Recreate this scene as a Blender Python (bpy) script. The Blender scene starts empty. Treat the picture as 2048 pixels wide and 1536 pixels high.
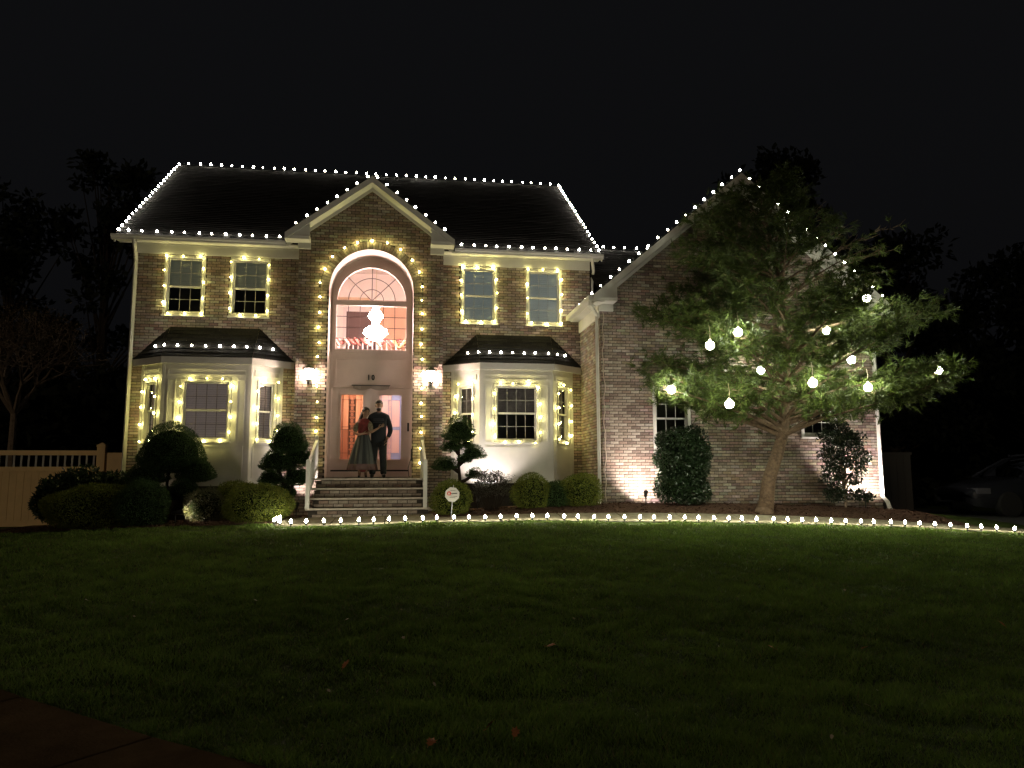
import bpy, bmesh, math, random
import numpy as np
from mathutils import Vector, Matrix
random.seed(7); RNG = np.random.default_rng(7)
SC = bpy.context.scene
COL = SC.collection
R = math.radians

# ------------------------------------------------------------------ camera
CAM = Vector((5.982, -18.724, 0.679))
YAW, PITCH, ROLL, FPX = R(8.968), R(7.374), R(0.247), 1544.6
fw = Vector((math.sin(YAW)*math.cos(PITCH), math.cos(YAW)*math.cos(PITCH), math.sin(PITCH)))
rt = Vector((math.cos(YAW), -math.sin(YAW), 0)); up = rt.cross(fw)
rt2 = rt*math.cos(ROLL) - up*math.sin(ROLL); up2 = rt*math.sin(ROLL) + up*math.cos(ROLL)
cd = bpy.data.cameras.new('camera'); cam = bpy.data.objects.new('camera', cd); COL.objects.link(cam)
m = Matrix((rt2, up2, -fw)).transposed().to_4x4(); m.translation = CAM; cam.matrix_world = m
cd.sensor_width = 36; cd.lens = 36*FPX/2048; cd.clip_start = 0.1; cd.clip_end = 600
SC.camera = cam
# ------------------------------------------------------------------ sky, faint street glow, exposure
W = bpy.data.worlds.new('World'); SC.world = W; W.use_nodes = True
wn = W.node_tree; bg = wn.nodes['Background']
sky = wn.nodes.new('ShaderNodeTexSky'); sky.sky_type = 'NISHITA'; sky.sun_disc = False
sky.sun_elevation = R(-4); sky.sun_rotation = R(200); sky.air_density = 1.5; sky.dust_density = 3
hsv = wn.nodes.new('ShaderNodeHueSaturation'); hsv.inputs['Saturation'].default_value = 0.25
wn.links.new(sky.outputs[0], hsv.inputs['Color'])
addc = wn.nodes.new('ShaderNodeMixRGB'); addc.blend_type = 'ADD'; addc.inputs[0].default_value = 1
addc.inputs[2].default_value = (0.028, 0.029, 0.034, 1)
wn.links.new(hsv.outputs[0], addc.inputs[1]); wn.links.new(addc.outputs[0], bg.inputs['Color'])
bg.inputs['Strength'].default_value = 0.10
sl = bpy.data.lights.new('night_glow', 'SUN'); sun = bpy.data.objects.new('night_glow', sl); COL.objects.link(sun)
sl.energy = 0.19; sl.angle = R(4); sl.color = (1.0, 0.78, 0.52)
sun.rotation_euler = Vector((0.42, 0.85, -0.30)).to_track_quat('-Z', 'Y').to_euler()
SC.view_settings.view_transform = 'Standard'; SC.view_settings.look = 'None'
SC.view_settings.exposure = 0; SC.view_settings.gamma = 1; SC.view_settings.use_curve_mapping = False
SC.render.engine = 'CYCLES'
cy = SC.cycles
cy.use_denoising = True; cy.max_bounces = 6; cy.diffuse_bounces = 3; cy.glossy_bounces = 3
cy.transparent_max_bounces = 12; cy.transmission_bounces = 4
cy.sample_clamp_indirect = 2.0; cy.caustics_reflective = False; cy.caustics_refractive = False
cy.use_light_tree = True

# ------------------------------------------------------------------ materials
MATS = {}
def mat(name, col, rough=0.7, var=0.0, scale=8.0, bump=0.0, bscale=40.0, emit=None, es=0.0, metal=0.0, attr=False, spec=0.4, col2=None, trans=0.0):
    M = bpy.data.materials.new(name); M.use_nodes = True; nt = M.node_tree
    b = nt.nodes['Principled BSDF']; L = nt.links
    b.inputs['Roughness'].default_value = rough; b.inputs['Metallic'].default_value = metal
    b.inputs['Specular IOR Level'].default_value = spec
    c = (*col, 1); b.inputs['Base Color'].default_value = c
    last = None
    tc = nt.nodes.new('ShaderNodeTexCoord')
    if attr:
        a = nt.nodes.new('ShaderNodeAttribute'); a.attribute_name = 'col'; last = a.outputs['Color']
    if var > 0 or col2:
        n = nt.nodes.new('ShaderNodeTexNoise'); n.inputs['Scale'].default_value = scale; n.inputs['Detail'].default_value = 6
        n.inputs['Roughness'].default_value = 0.65
        L.new(tc.outputs['Object'], n.inputs['Vector'])
        r = nt.nodes.new('ShaderNodeValToRGB'); r.color_ramp.elements[0].position = 0.3; r.color_ramp.elements[1].position = 0.7
        if attr:
            r.color_ramp.elements[0].color = (1-var,)*3+(1,); r.color_ramp.elements[1].color = (1+var,)*3+(1,)
        else:
            k = col2 if col2 else tuple(x*(1+var) for x in col)
            r.color_ramp.elements[0].color = (*[x*(1-var) for x in col], 1); r.color_ramp.elements[1].color = (*k, 1)
        L.new(n.outputs['Fac'], r.inputs[0])
        if attr:
            mx = nt.nodes.new('ShaderNodeMixRGB'); mx.blend_type = 'MULTIPLY'; mx.inputs[0].default_value = 1
            L.new(last, mx.inputs[1]); L.new(r.outputs[0], mx.inputs[2]); last = mx.outputs[0]
        else:
            last = r.outputs[0]
    if last is not None: L.new(last, b.inputs['Base Color'])
    if bump > 0:
        n2 = nt.nodes.new('ShaderNodeTexNoise'); n2.inputs['Scale'].default_value = bscale; n2.inputs['Detail'].default_value = 5
        L.new(tc.outputs['Object'], n2.inputs['Vector'])
        bp = nt.nodes.new('ShaderNodeBump'); bp.inputs['Strength'].default_value = bump; bp.inputs['Distance'].default_value = 0.02
        L.new(n2.outputs['Fac'], bp.inputs['Height']); L.new(bp.outputs[0], b.inputs['Normal'])
    if emit: 
        b.inputs['Emission Color'].default_value = (*emit, 1); b.inputs['Emission Strength'].default_value = es
    if trans > 0:
        t = nt.nodes.new('ShaderNodeBsdfTranslucent')
        if last is not None: L.new(last, t.inputs['Color'])
        else: t.inputs['Color'].default_value = c
        ms = nt.nodes.new('ShaderNodeMixShader'); ms.inputs[0].default_value = trans
        L.new(b.outputs[0], ms.inputs[1]); L.new(t.outputs[0], ms.inputs[2])
        L.new(ms.outputs[0], nt.nodes['Material Output'].inputs['Surface'])
    MATS[name] = M; return M
def emitter(name, col, s):
    M = bpy.data.materials.new(name); M.use_nodes = True; nt = M.node_tree
    nt.nodes.remove(nt.nodes['Principled BSDF']); e = nt.nodes.new('ShaderNodeEmission')
    e.inputs[0].default_value = (*col, 1); e.inputs[1].default_value = s
    nt.links.new(e.outputs[0], nt.nodes['Material Output'].inputs['Surface']); MATS[name] = M; return M
def glass(name, tint, refl=0.08, rough=0.02, diff=0.0, dcol=(1, 1, 1), wave=0.0):
    M = bpy.data.materials.new(name); M.use_nodes = True; nt = M.node_tree; L = nt.links
    nt.nodes.remove(nt.nodes['Principled BSDF'])
    t = nt.nodes.new('ShaderNodeBsdfTransparent'); t.inputs[0].default_value = (*tint, 1)
    g = nt.nodes.new('ShaderNodeBsdfGlossy'); g.inputs['Roughness'].default_value = rough
    f = nt.nodes.new('ShaderNodeFresnel'); f.inputs['IOR'].default_value = 1.5
    ad = nt.nodes.new('ShaderNodeMath'); ad.operation = 'ADD'; ad.inputs[1].default_value = refl; ad.use_clamp = True
    L.new(f.outputs[0], ad.inputs[0])
    base = t.outputs[0]
    if diff > 0:
        d = nt.nodes.new('ShaderNodeBsdfTranslucent'); d.inputs[0].default_value = (*dcol, 1)
        m0 = nt.nodes.new('ShaderNodeMixShader'); m0.inputs[0].default_value = diff
        L.new(t.outputs[0], m0.inputs[1]); L.new(d.outputs[0], m0.inputs[2]); base = m0.outputs[0]
    if wave > 0:
        n = nt.nodes.new('ShaderNodeTexNoise'); n.inputs['Scale'].default_value = 2.5
        bp = nt.nodes.new('ShaderNodeBump'); bp.inputs['Strength'].default_value = wave; bp.inputs['Distance'].default_value = .02
        tc = nt.nodes.new('ShaderNodeTexCoord'); L.new(tc.outputs['Object'], n.inputs['Vector'])
        L.new(n.outputs['Fac'], bp.inputs['Height']); L.new(bp.outputs[0], g.inputs['Normal'])
    ms = nt.nodes.new('ShaderNodeMixShader'); L.new(ad.outputs[0], ms.inputs[0]); L.new(base, ms.inputs[1]); L.new(g.outputs[0], ms.inputs[2])
    L.new(ms.outputs[0], nt.nodes['Material Output'].inputs['Surface']); MATS[name] = M; return M

mat('brick', (.3, .24, .18), .9, var=.35, scale=26, bump=.5, bscale=90, attr=True, spec=.2)
mat('mortar', (.040, .034, .028), .95, var=.25, scale=30, bump=.4, bscale=120, spec=.1)
mat('white_trim', (.62, .60, .55), .5, var=.06, scale=3, bump=.03, bscale=200)
mat('door_lit_pink', (.84, .69, .625), .5, var=.05, scale=3, bump=.03, bscale=200)  # entrance white with the lanterns' pink light mixed into its colour
mat('gutter', (.55, .53, .48), .4, var=.08, scale=2)
mat('shingle', (.012, .011, .010), .95, var=.5, scale=30, bump=.6, bscale=150, attr=True, spec=.15)
mat('grass', (.05, .09, .014), .8, attr=True, var=.1, scale=3, spec=.2, trans=.25)
mat('lawn', (.040, .058, .012), .95, var=.5, scale=1.6, bump=.6, bscale=60, spec=.1)
mat('mulch', (.075, .042, .028), .95, var=.6, scale=22, bump=1.0, bscale=45, spec=.1)
mat('concrete', (.066, .043, .023), 1.0, var=.35, scale=3, bump=.35, bscale=50, spec=.0)
mat('walk', (.19, .17, .12), .95, var=.3, scale=5, bump=.25, bscale=60, spec=.03)
mat('stone_tread', (.42, .37, .31), .8, var=.25, scale=9, bump=.2, bscale=60)
mat('asphalt', (.05, .05, .05), .95, var=.2, scale=8, bump=.4, bscale=120, spec=.2)
mat('dark_room', (.035, .035, .033), .9)
mat('blind_olive', (.42, .42, .34), .8, var=.06, scale=3, emit=(.85, .9, .6), es=.05)  # faint olive emission stands in for light on the blind
mat('blind_blue', (.5, .52, .5), .8, var=.05, scale=3, emit=(.75, .9, .88), es=.11)  # emission stands in for a lit room behind the blind
mat('curtain_mauve', (.36, .29, .26), .9, var=.08, scale=4, emit=(.9, .72, .65), es=.095)  # emission brightens the cloth in place of light falling on it
mat('curtain_grey', (.16, .135, .12), .9, var=.5, scale=2, emit=(.95, .8, .72), es=.018)  # grey and faint emission stand in for pane reflections and dim room
mat('pink_wall', (.90, .78, .71), .8, var=.04, scale=2)
mat('orange_wall', (.72, .50, .33), .8, var=.04, scale=2)
mat('accent_orange', (.76, .44, .30), .8, var=.05, scale=2)
mat('interior_white', (.8, .7, .66), .6)
mat('interior_floor', (.35, .18, .09), .4, var=.2, scale=4)
mat('garland_red', (.42, .13, .11), .8, var=.4, scale=20)
mat('garland_gold', (.5, .34, .18), .7, var=.4, scale=20)
mat('swag_cream', (.8, .6, .5), .8)
mat('lace', (.40, .33, .28), .9)
mat('bar_brown', (.12, .09, .08), .6)
mat('bar_grey', (.30, .29, .27), .6)
mat('dark_door', (.10, .06, .055), .6)
mat('black_metal', (.015, .015, .015), .45, spec=.4)
mat('black_plastic', (.02, .02, .02), .5)
mat('cord_green', (.012, .02, .012), .6)
mat('cord_pale', (.45, .36, .28), .6)
mat('brass', (.5, .35, .12), .3, metal=1)
mat('crystal_frame', (.7, .6, .4), .3, metal=1)
mat('came', (.05, .03, .02), .5)
mat('came_blue', (.16, .20, .36), .5)
mat('bevel_orange', (.75, .35, .13), .3, emit=(1, .36, .12), es=.12)
mat('fence', (.78, .55, .28), .7, var=.08, scale=3, bump=.05, bscale=120)
mat('fence_white', (.42, .40, .38), .6)
mat('fence_dim', (.06, .055, .05), .8)  # vinyl darkened in its own colour to look unlit
mat('yew', (.022, .045, .012), .7, var=.2, scale=4, attr=True, spec=.25, trans=.2)
mat('yellow_shrub', (.05, .07, .01), .7, var=.2, scale=4, attr=True, spec=.25, trans=.25)
mat('holly', (.02, .045, .015), .35, var=.2, scale=4, attr=True, spec=.5, trans=.15)
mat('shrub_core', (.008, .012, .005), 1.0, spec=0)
mat('bark', (.10, .068, .045), .95, var=.45, scale=14, bump=1.0, bscale=30, spec=.1)
mat('bark_pale', (.20, .15, .11), .9, var=.3, scale=14, bump=.6, bscale=40, spec=.1)
mat('bark_dark', (.03, .022, .016), .95, var=.3, scale=14, bump=.6, bscale=40, spec=.1)
mat('pine', (.05, .09, .02), .55, var=.2, scale=3, attr=True, spec=.3, trans=.3)
mat('far_leaf', (.02, .03, .015), .9, attr=True, var=.2, scale=3, spec=.1)
mat('twig_leaf', (.08, .06, .03), .9, attr=True, var=.2, scale=3, spec=.1)
mat('dead_leaf', (.42, .16, .06), .8, var=.3, scale=12)
mat('pale_leaf', (.5, .42, .33), .8, var=.3, scale=12)
mat('skin', (.26, .15, .10), .55, var=.05, scale=8)
mat('hair', (.012, .009, .008), .4, spec=.5)
mat('sweater', (.012, .014, .018), .9, var=.3, scale=50)
mat('sweater_stripe', (.06, .06, .07), .9)
mat('trousers', (.010, .011, .012), .85, var=.2, scale=30)
mat('shoe', (.012, .01, .01), .4)
mat('skirt', (.075, .085, .075), .6, attr=True, var=.15, scale=20, spec=.5)
mat('blouse', (.15, .022, .02), .7, var=.4, scale=18)
mat('sleeve', (.13, .11, .07), .8, var=.6, scale=25)
mat('eye', (.01, .01, .01), .2)
mat('lips', (.3, .09, .08), .5)
mat('sign_white', (.45, .43, .40), .5)
mat('sign_red', (.5, .04, .03), .5)
mat('sign_dark', (.06, .05, .05), .5)
mat('grey_metal', (.35, .35, .35), .4, metal=.6)
mat('car_paint', (.012, .013, .016), .25, spec=.6)
mat('tyre', (.012, .012, .012), .9)
mat('rim', (.06, .06, .06), .35, metal=.8)
mat('headlight_glass', (.06, .06, .065), .15, spec=.8)
mat('tail_red', (.2, .01, .01), .2)
glass('pane', (.93, .95, .94), .05, wave=.06)
glass('car_glass', (.08, .09, .09), .06)
glass('foyer_pane', (.99, .97, .96), .0)
glass('door_orange', (.98, .62, .42), .02, .1, .5, (.98, .60, .38))  # door glass tints stand in for the lit rooms behind
glass('door_brown', (.55, .30, .20), .02, .1, .5, (.52, .28, .18))
glass('door_pink', (.95, .78, .78), .02, .1, .5, (.95, .74, .72))
glass('door_blue', (.45, .60, 1.0), .02, .1, .5, (.42, .58, 1.0))
emitter('bulb_white', (1, .93, .78), 112)
emitter('bulb_warm', (1, .88, .29), 118)
emitter('bulb_path', (1, .94, .70), 165)
emitter('globe', (.98, 1, .76), 330)
emitter('chandelier', (1, .75, .68), 150)
emitter('lantern_glow', (1, .76, .64), 210)
emitter('uplight_lens', (1, .88, .82), 30)

# ------------------------------------------------------------------ mesh helpers
class MB:
    def __init__(s): s.v = []; s.f = []; s.c = []
    def quad(s, a, b, c, d, col=None):
        i = len(s.v); s.v += [tuple(a), tuple(b), tuple(c), tuple(d)]; s.f.append((i, i+1, i+2, i+3)); s.c.append(col)
    def poly(s, pts, col=None):
        i = len(s.v); s.v += [tuple(p) for p in pts]; s.f.append(tuple(range(i, i+len(pts)))); s.c.append(col)
    def hexa(s, P, col=None, skip=()):
        i = len(s.v); s.v += [tuple(p) for p in P]
        for k, F in enumerate(((0, 3, 2, 1), (4, 5, 6, 7), (0, 1, 5, 4), (1, 2, 6, 5), (2, 3, 7, 6), (3, 0, 4, 7))):
            if k in skip: continue
            s.f.append(tuple(i+j for j in F)); s.c.append(col)
    def box(s, x0, x1, y0, y1, z0, z1, col=None):
        s.hexa([(x0, y0, z0), (x1, y0, z0), (x1, y1, z0), (x0, y1, z0), (x0, y0, z1), (x1, y0, z1), (x1, y1, z1), (x0, y1, z1)], col)
    def fbox(s, fr, u0, u1, v0, v1, n0, n1, col=None):
        s.hexa([fr.p(u0, v0, n1), fr.p(u1, v0, n1), fr.p(u1, v0, n0), fr.p(u0, v0, n0), fr.p(u0, v1, n1), fr.p(u1, v1, n1), fr.p(u1, v1, n0), fr.p(u0, v1, n0)], col)
    def frame(s, fr, u0, u1, v0, v1, w, n0, n1):
        s.fbox(fr, u0, u0+w, v0, v1, n0, n1); s.fbox(fr, u1-w, u1, v0, v1, n0, n1)
        s.fbox(fr, u0+w, u1-w, v0, v0+w, n0, n1-.002); s.fbox(fr, u0+w, u1-w, v1-w, v1, n0, n1-.002)
    def tube(s, pts, rad, n=6, cap=True, col=None):
        pts = [Vector(p) for p in pts]; k = len(pts)
        if not isinstance(rad, (list, tuple)): rad = [rad]*k
        i0 = len(s.v); prev = None
        for j, p in enumerate(pts):
            d = (pts[min(j+1, k-1)] - pts[max(j-1, 0)])
            if d.length < 1e-9: d = Vector((0, 0, 1))
            d.normalize()
            if prev is None:
                a = Vector((0, 0, 1)) if abs(d.z) < .9 else Vector((1, 0, 0)); x = d.cross(a).normalized()
            else:
                x = (prev - d*prev.dot(d))
                x = x.normalized() if x.length > 1e-6 else d.orthogonal().normalized()
            prev = x; y = d.cross(x)
            for q in range(n):
                t = 2*math.pi*q/n; s.v.append(tuple(p + (x*math.cos(t) + y*math.sin(t))*rad[j]))
        for j in range(k-1):
            for q in range(n):
                a = i0+j*n+q; b = i0+j*n+(q+1) % n; s.f.append((a, b, b+n, a+n)); s.c.append(col)
        if cap:
            s.f.append(tuple(i0+q for q in reversed(range(n)))); s.c.append(col)
            s.f.append(tuple(i0+(k-1)*n+q for q in range(n))); s.c.append(col)
    def lathe(s, prof, n=12, o=(0, 0, 0), M=None, col=None):
        i0 = len(s.v); o = Vector(o)
        for r, z in prof:
            for q in range(n):
                t = 2*math.pi*q/n; p = Vector((r*math.cos(t), r*math.sin(t), z))
                if M is not None: p = M @ p
                s.v.append(tuple(p+o))
        for j in range(len(prof)-1):
            for q in range(n):
                a = i0+j*n+q; b = i0+j*n+(q+1) % n; s.f.append((a, b, b+n, a+n)); s.c.append(col)
        s.f.append(tuple(i0+q for q in reversed(range(n)))); s.c.append(col)
        e = i0+(len(prof)-1)*n; s.f.append(tuple(e+q for q in range(n))); s.c.append(col)
    def prism(s, fr, pts, n0, n1):
        k = len(pts); i = len(s.v)
        s.v += [tuple(fr.p(u, v, n0)) for u, v in pts] + [tuple(fr.p(u, v, n1)) for u, v in pts]
        s.f.append(tuple(i+k+j for j in range(k))); s.f.append(tuple(i+j for j in reversed(range(k)))); s.c += [None, None]
        for j in range(k):
            s.f.append((i+j, i+(j+1) % k, i+k+(j+1) % k, i+k+j)); s.c.append(None)
    def mesh(s, name, m, off=(0, 0, 0), smooth=False):
        me = bpy.data.meshes.new(name); ox, oy, oz = off
        me.from_pydata([(x-ox, y-oy, z-oz) for x, y, z in s.v], [], s.f)
        if m: me.materials.append(MATS[m])
        if any(c is not None for c in s.c):
            at = me.attributes.new('col', 'FLOAT_COLOR', 'FACE')
            arr = np.array([(*(c or (.5, .5, .5)), 1.0) for c in s.c], dtype=np.float32).ravel(); at.data.foreach_set('color', arr)
        if smooth: me.polygons.foreach_set('use_smooth', [True]*len(me.polygons))
        me.update(); return me
    def build(s, name, m, parent=None, smooth=False, kind=None, label=None):
        off = root_loc(parent) if parent else (0, 0, 0)
        o = bpy.data.objects.new(name, s.mesh(name, m, off, smooth)); COL.objects.link(o)
        if parent: o.parent = parent
        if kind: o['kind'] = kind
        if label: o['label'] = label
        return o
def root_loc(o):
    v = Vector((0, 0, 0))
    while o: v += o.location; o = o.parent
    return v
class Fr:
    def __init__(s, o, u=(1, 0, 0), n=None, v=(0, 0, 1)):
        s.o = Vector(o); s.u = Vector(u).normalized(); s.w = Vector(v).normalized()
        s.n = Vector(n).normalized() if n else s.u.cross(s.w)
    def p(s, u, v, n=0): return s.o + s.u*u + s.w*v + s.n*n
def tag(o, label, cat, group=None, kind=None):
    if label: o['label'] = label
    if cat: o['category'] = cat
    if group: o['group'] = group
    if kind: o['kind'] = kind
    return o
def thing(name, loc, label, cat, group=None):
    o = bpy.data.objects.new(name, None); COL.objects.link(o); o.location = loc; o.empty_display_size = .1
    return tag(o, label, cat, group)
def inst(name, me, parent, loc, rot=None, scale=None):
    o = bpy.data.objects.new(name, me); COL.objects.link(o); o.parent = parent; o.location = loc
    if rot is not None: o.rotation_euler = rot
    if scale is not None: o.scale = scale
    return o
def np_mesh(name, V, F, m, parent=None, col=None, kind=None, smooth=False):
    """V (n,3) world, F (k, 3|4) int; col (k,3) per face"""
    off = root_loc(parent) if parent else Vector((0, 0, 0))
    V = np.asarray(V, np.float32) - np.array(off, np.float32); F = np.asarray(F, np.int32); k, q = F.shape
    me = bpy.data.meshes.new(name); me.vertices.add(len(V)); me.vertices.foreach_set('co', V.ravel())
    me.loops.add(k*q); me.loops.foreach_set('vertex_index', F.ravel())
    me.polygons.add(k); me.polygons.foreach_set('loop_start', np.arange(0, k*q, q, dtype=np.int32))
    me.polygons.foreach_set('loop_total', np.full(k, q, np.int32))
    if smooth: me.polygons.foreach_set('use_smooth', np.ones(k, bool))
    me.materials.append(MATS[m])
    if col is not None:
        at = me.attributes.new('col', 'FLOAT_COLOR', 'FACE')
        at.data.foreach_set('color', np.concatenate([col, np.ones((k, 1))], 1).astype(np.float32).ravel())
    me.update(calc_edges=True); me.validate()
    o = bpy.data.objects.new(name, me); COL.objects.link(o)
    if parent: o.parent = parent
    if kind: o['kind'] = kind
    return o

# ------------------------------------------------------------------ terrain
_XH = [-60, -8, -3, 0, 3, 5.6, 7.2, 9, 11, 13.7, 16, 17.5, 20, 24, 80]
_H = [-.5, -.4, -.25, -.15, -.03, .0, .05, .16, .23, .20, .12, .04, -.2, -.3, -.4]
_XK = [-60, -8, -3, 3, 4.1, 6.8, 9, 10, 12, 14, 16, 18, 24, 80]
_K = [-.6, -.5, -.26, -.1, -.08, -.04, -.02, -.035, -.055, -.11, -.16, -.25, -.4, -.5]
def gz(x, y):
    x = np.asarray(x, float); y = np.asarray(y, float)
    hh = np.interp(x, _XH, _H); hk = np.interp(x, _XK, _K)
    t1 = np.clip((-2.6 - y)/1.6, 0, 1); t2 = np.clip((-4.2 - y)/8.8, 0, 1)
    z = hh*(1-t1) + hk*t1
    z = z*(1-t2) + (-.85)*t2
    t3 = np.clip((y-2)/20, 0, 1)
    return z*(1-t3) + (-.4)*t3
def bump_(x, y): return .016*(np.sin(x*8.3+1.7*np.sin(y*3.1))*np.sin(y*6.1+1.3*np.sin(x*2.3)))+.012*np.sin(x*3.1+y*1.3)*np.sin(y*4.3-x*.7)
def gzf(x, y): return float(gz(x, y))
xs = np.unique(np.concatenate([[-220, -120, -60, -30], np.arange(-16, 32, .25), [40, 70, 120, 220]]))
ys = np.unique(np.concatenate([[-160, -80, -40, -25], np.arange(-20, 6, .25), [10, 16, 22, 40, 80, 160, 300]]))
GX, GY = np.meshgrid(xs, ys); GZ = gz(GX, GY) + (bump_(GX, GY)-.006)*(GY < -4.7)*(GY > -22)
Vg = np.stack([GX, GY, GZ], -1).reshape(-1, 3); nx = len(xs)
idx = np.arange(len(ys)*nx).reshape(len(ys), nx)
Fg = np.stack([idx[:-1, :-1], idx[:-1, 1:], idx[1:, 1:], idx[1:, :-1]], -1).reshape(-1, 4)
g = np_mesh('ground', Vg, Fg, 'lawn', smooth=True); g['kind'] = 'structure'

# mulch bed: a sheet just above the soil
def sheet(name, outline_fn, x0, x1, nxs, nys, dz, m):
    V, F = [], []
    for i in range(nxs+1):
        x = x0 + (x1-x0)*i/nxs; a, b = outline_fn(x)
        for j in range(nys+1):
            y = a + (b-a)*j/nys
            V.append((x, y, gzf(x, y)+dz))
    for i in range(nxs):
        for j in range(nys):
            a = i*(nys+1)+j; F.append((a, a+nys+1, a+nys+2, a+1))
    o = np_mesh(name, V, F, m, smooth=True); o['kind'] = 'structure'; return o
FRONT = [(3.9, -4.08), (4.5, -4.15), (5.75, -4.15), (6.85, -4.1), (8.5, -4.15), (10, -4.3), (12, -4.4), (14, -4.5), (16, -4.7), (17.3, -5.0), (18.4, -5.35), (20, -6)]
def fy(x): return float(np.interp(x, [a for a, _ in FRONT], [b for _, b in FRONT]))
def bed_edge(x):
    if x < 3.85: return (-3.35 + .22*math.sin(x*1.1+1) + max(0, -x-.3)*.35, .35)
    return (fy(x)+.80, .35)
sheet('mulch_bed', bed_edge, -1.9, 18.0, 80, 14, .018, 'mulch')
# bark chips lying on the bed (nobody could count them)
n = 9000
cx_ = RNG.uniform(-1.8, 17.8, n); ce = np.array([bed_edge(x)[0] for x in cx_]); cyy = ce + .05 + RNG.random(n)**1.3*2.2
keep = ~((cx_ > 4.2) & (cx_ < 6.95)); cx_, cyy = cx_[keep], cyy[keep]; n = len(cx_)
P = np.stack([cx_, cyy, gz(cx_, cyy)+.028], 1)
ang = RNG.uniform(0, 6.28, n); A = np.stack([np.cos(ang), np.sin(ang), RNG.normal(0, .25, n)], 1)*RNG.uniform(.015, .045, n)[:, None]
B = np.stack([-np.sin(ang), np.cos(ang), RNG.normal(0, .3, n)], 1)*RNG.uniform(.005, .014, n)[:, None]
Vc = np.stack([P-A-B, P+A-B, P+A+B, P-A+B], 1).reshape(-1, 3); Fc = np.arange(4*n).reshape(n, 4)
tag(np_mesh('mulch_chips', Vc, Fc, 'mulch'), 'brown bark mulch chips scattered over the planting beds', 'mulch', kind='stuff')

# concrete walk of slabs
walk = bpy.data.objects.new('walkway', None); COL.objects.link(walk); walk['kind'] = 'structure'
def slab(x0, x1, f0, f1, b0, b1, parent, m, t=.05, dz=.035, name='slab'):
    b = MB(); q = [(x0, f0), (x1, f1), (x1, b1), (x0, b0)]
    top = [(x, y, gzf(x, y)+dz) for x, y in q]; bot = [(x, y, z-t-.06) for x, y, z in top]
    b.hexa(bot+top); o = b.build(name, m, parent); md = o.modifiers.new('bevel', 'BEVEL'); md.width = .008; md.segments = 1
    return o
for i in range(3):
    xa, xb = 3.95+i*.98, 3.95+(i+1)*.98-.012
    for ya, yb in ((-4.08 if i == 0 else -4.13, -3.28), (-3.268, -2.37)):
        slab(xa, xb, ya, ya, yb, yb, walk, 'walk')
x = 6.9
while x < 19.2:
    xb = x+1.18; slab(x, xb, fy(x), fy(xb), fy(x)+.78, fy(xb)+.78, walk, 'walk'); x = xb+.014
# public sidewalk in the near corner, and the driveway beside the house
sw = bpy.data.objects.new('sidewalk', None); COL.objects.link(sw); sw['kind'] = 'structure'
e0 = Vector((3.232, -12.405)); ed = (Vector((5.255, -14.112))-e0).normalized(); en = Vector((-ed.y, ed.x))
if en.y > 0: en = -en
j0 = (Vector((4.587, -13.574))-e0).dot(ed)
for k in range(-12, 8):
    a, b_ = j0+k*1.5+.008, j0+(k+1)*1.5-.008
    bb = MB(); q = [e0+ed*a, e0+ed*b_, e0+ed*b_+en*1.45, e0+ed*a+en*1.45]
    cur = lambda t: -.016*(t-1)**2*0
    top = [(p.x, p.y, gzf(p.x, p.y)+.03) for p in q]; bb.hexa([(x, y, z-.12) for x, y, z in top]+top)
    o = bb.build('slab', 'concrete', sw); md = o.modifiers.new('bevel', 'BEVEL'); md.width = .01; md.segments = 2
b = MB()
for i in range(16):
    ya, yb = -12+i*1.2, -12+(i+1)*1.2
    b.quad(*[(x, y, gzf(x, y)+.01) for x, y in ((19.4, ya), (26, ya), (26, yb), (19.4, yb))])
b.build('driveway', 'asphalt', kind='structure')

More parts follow.
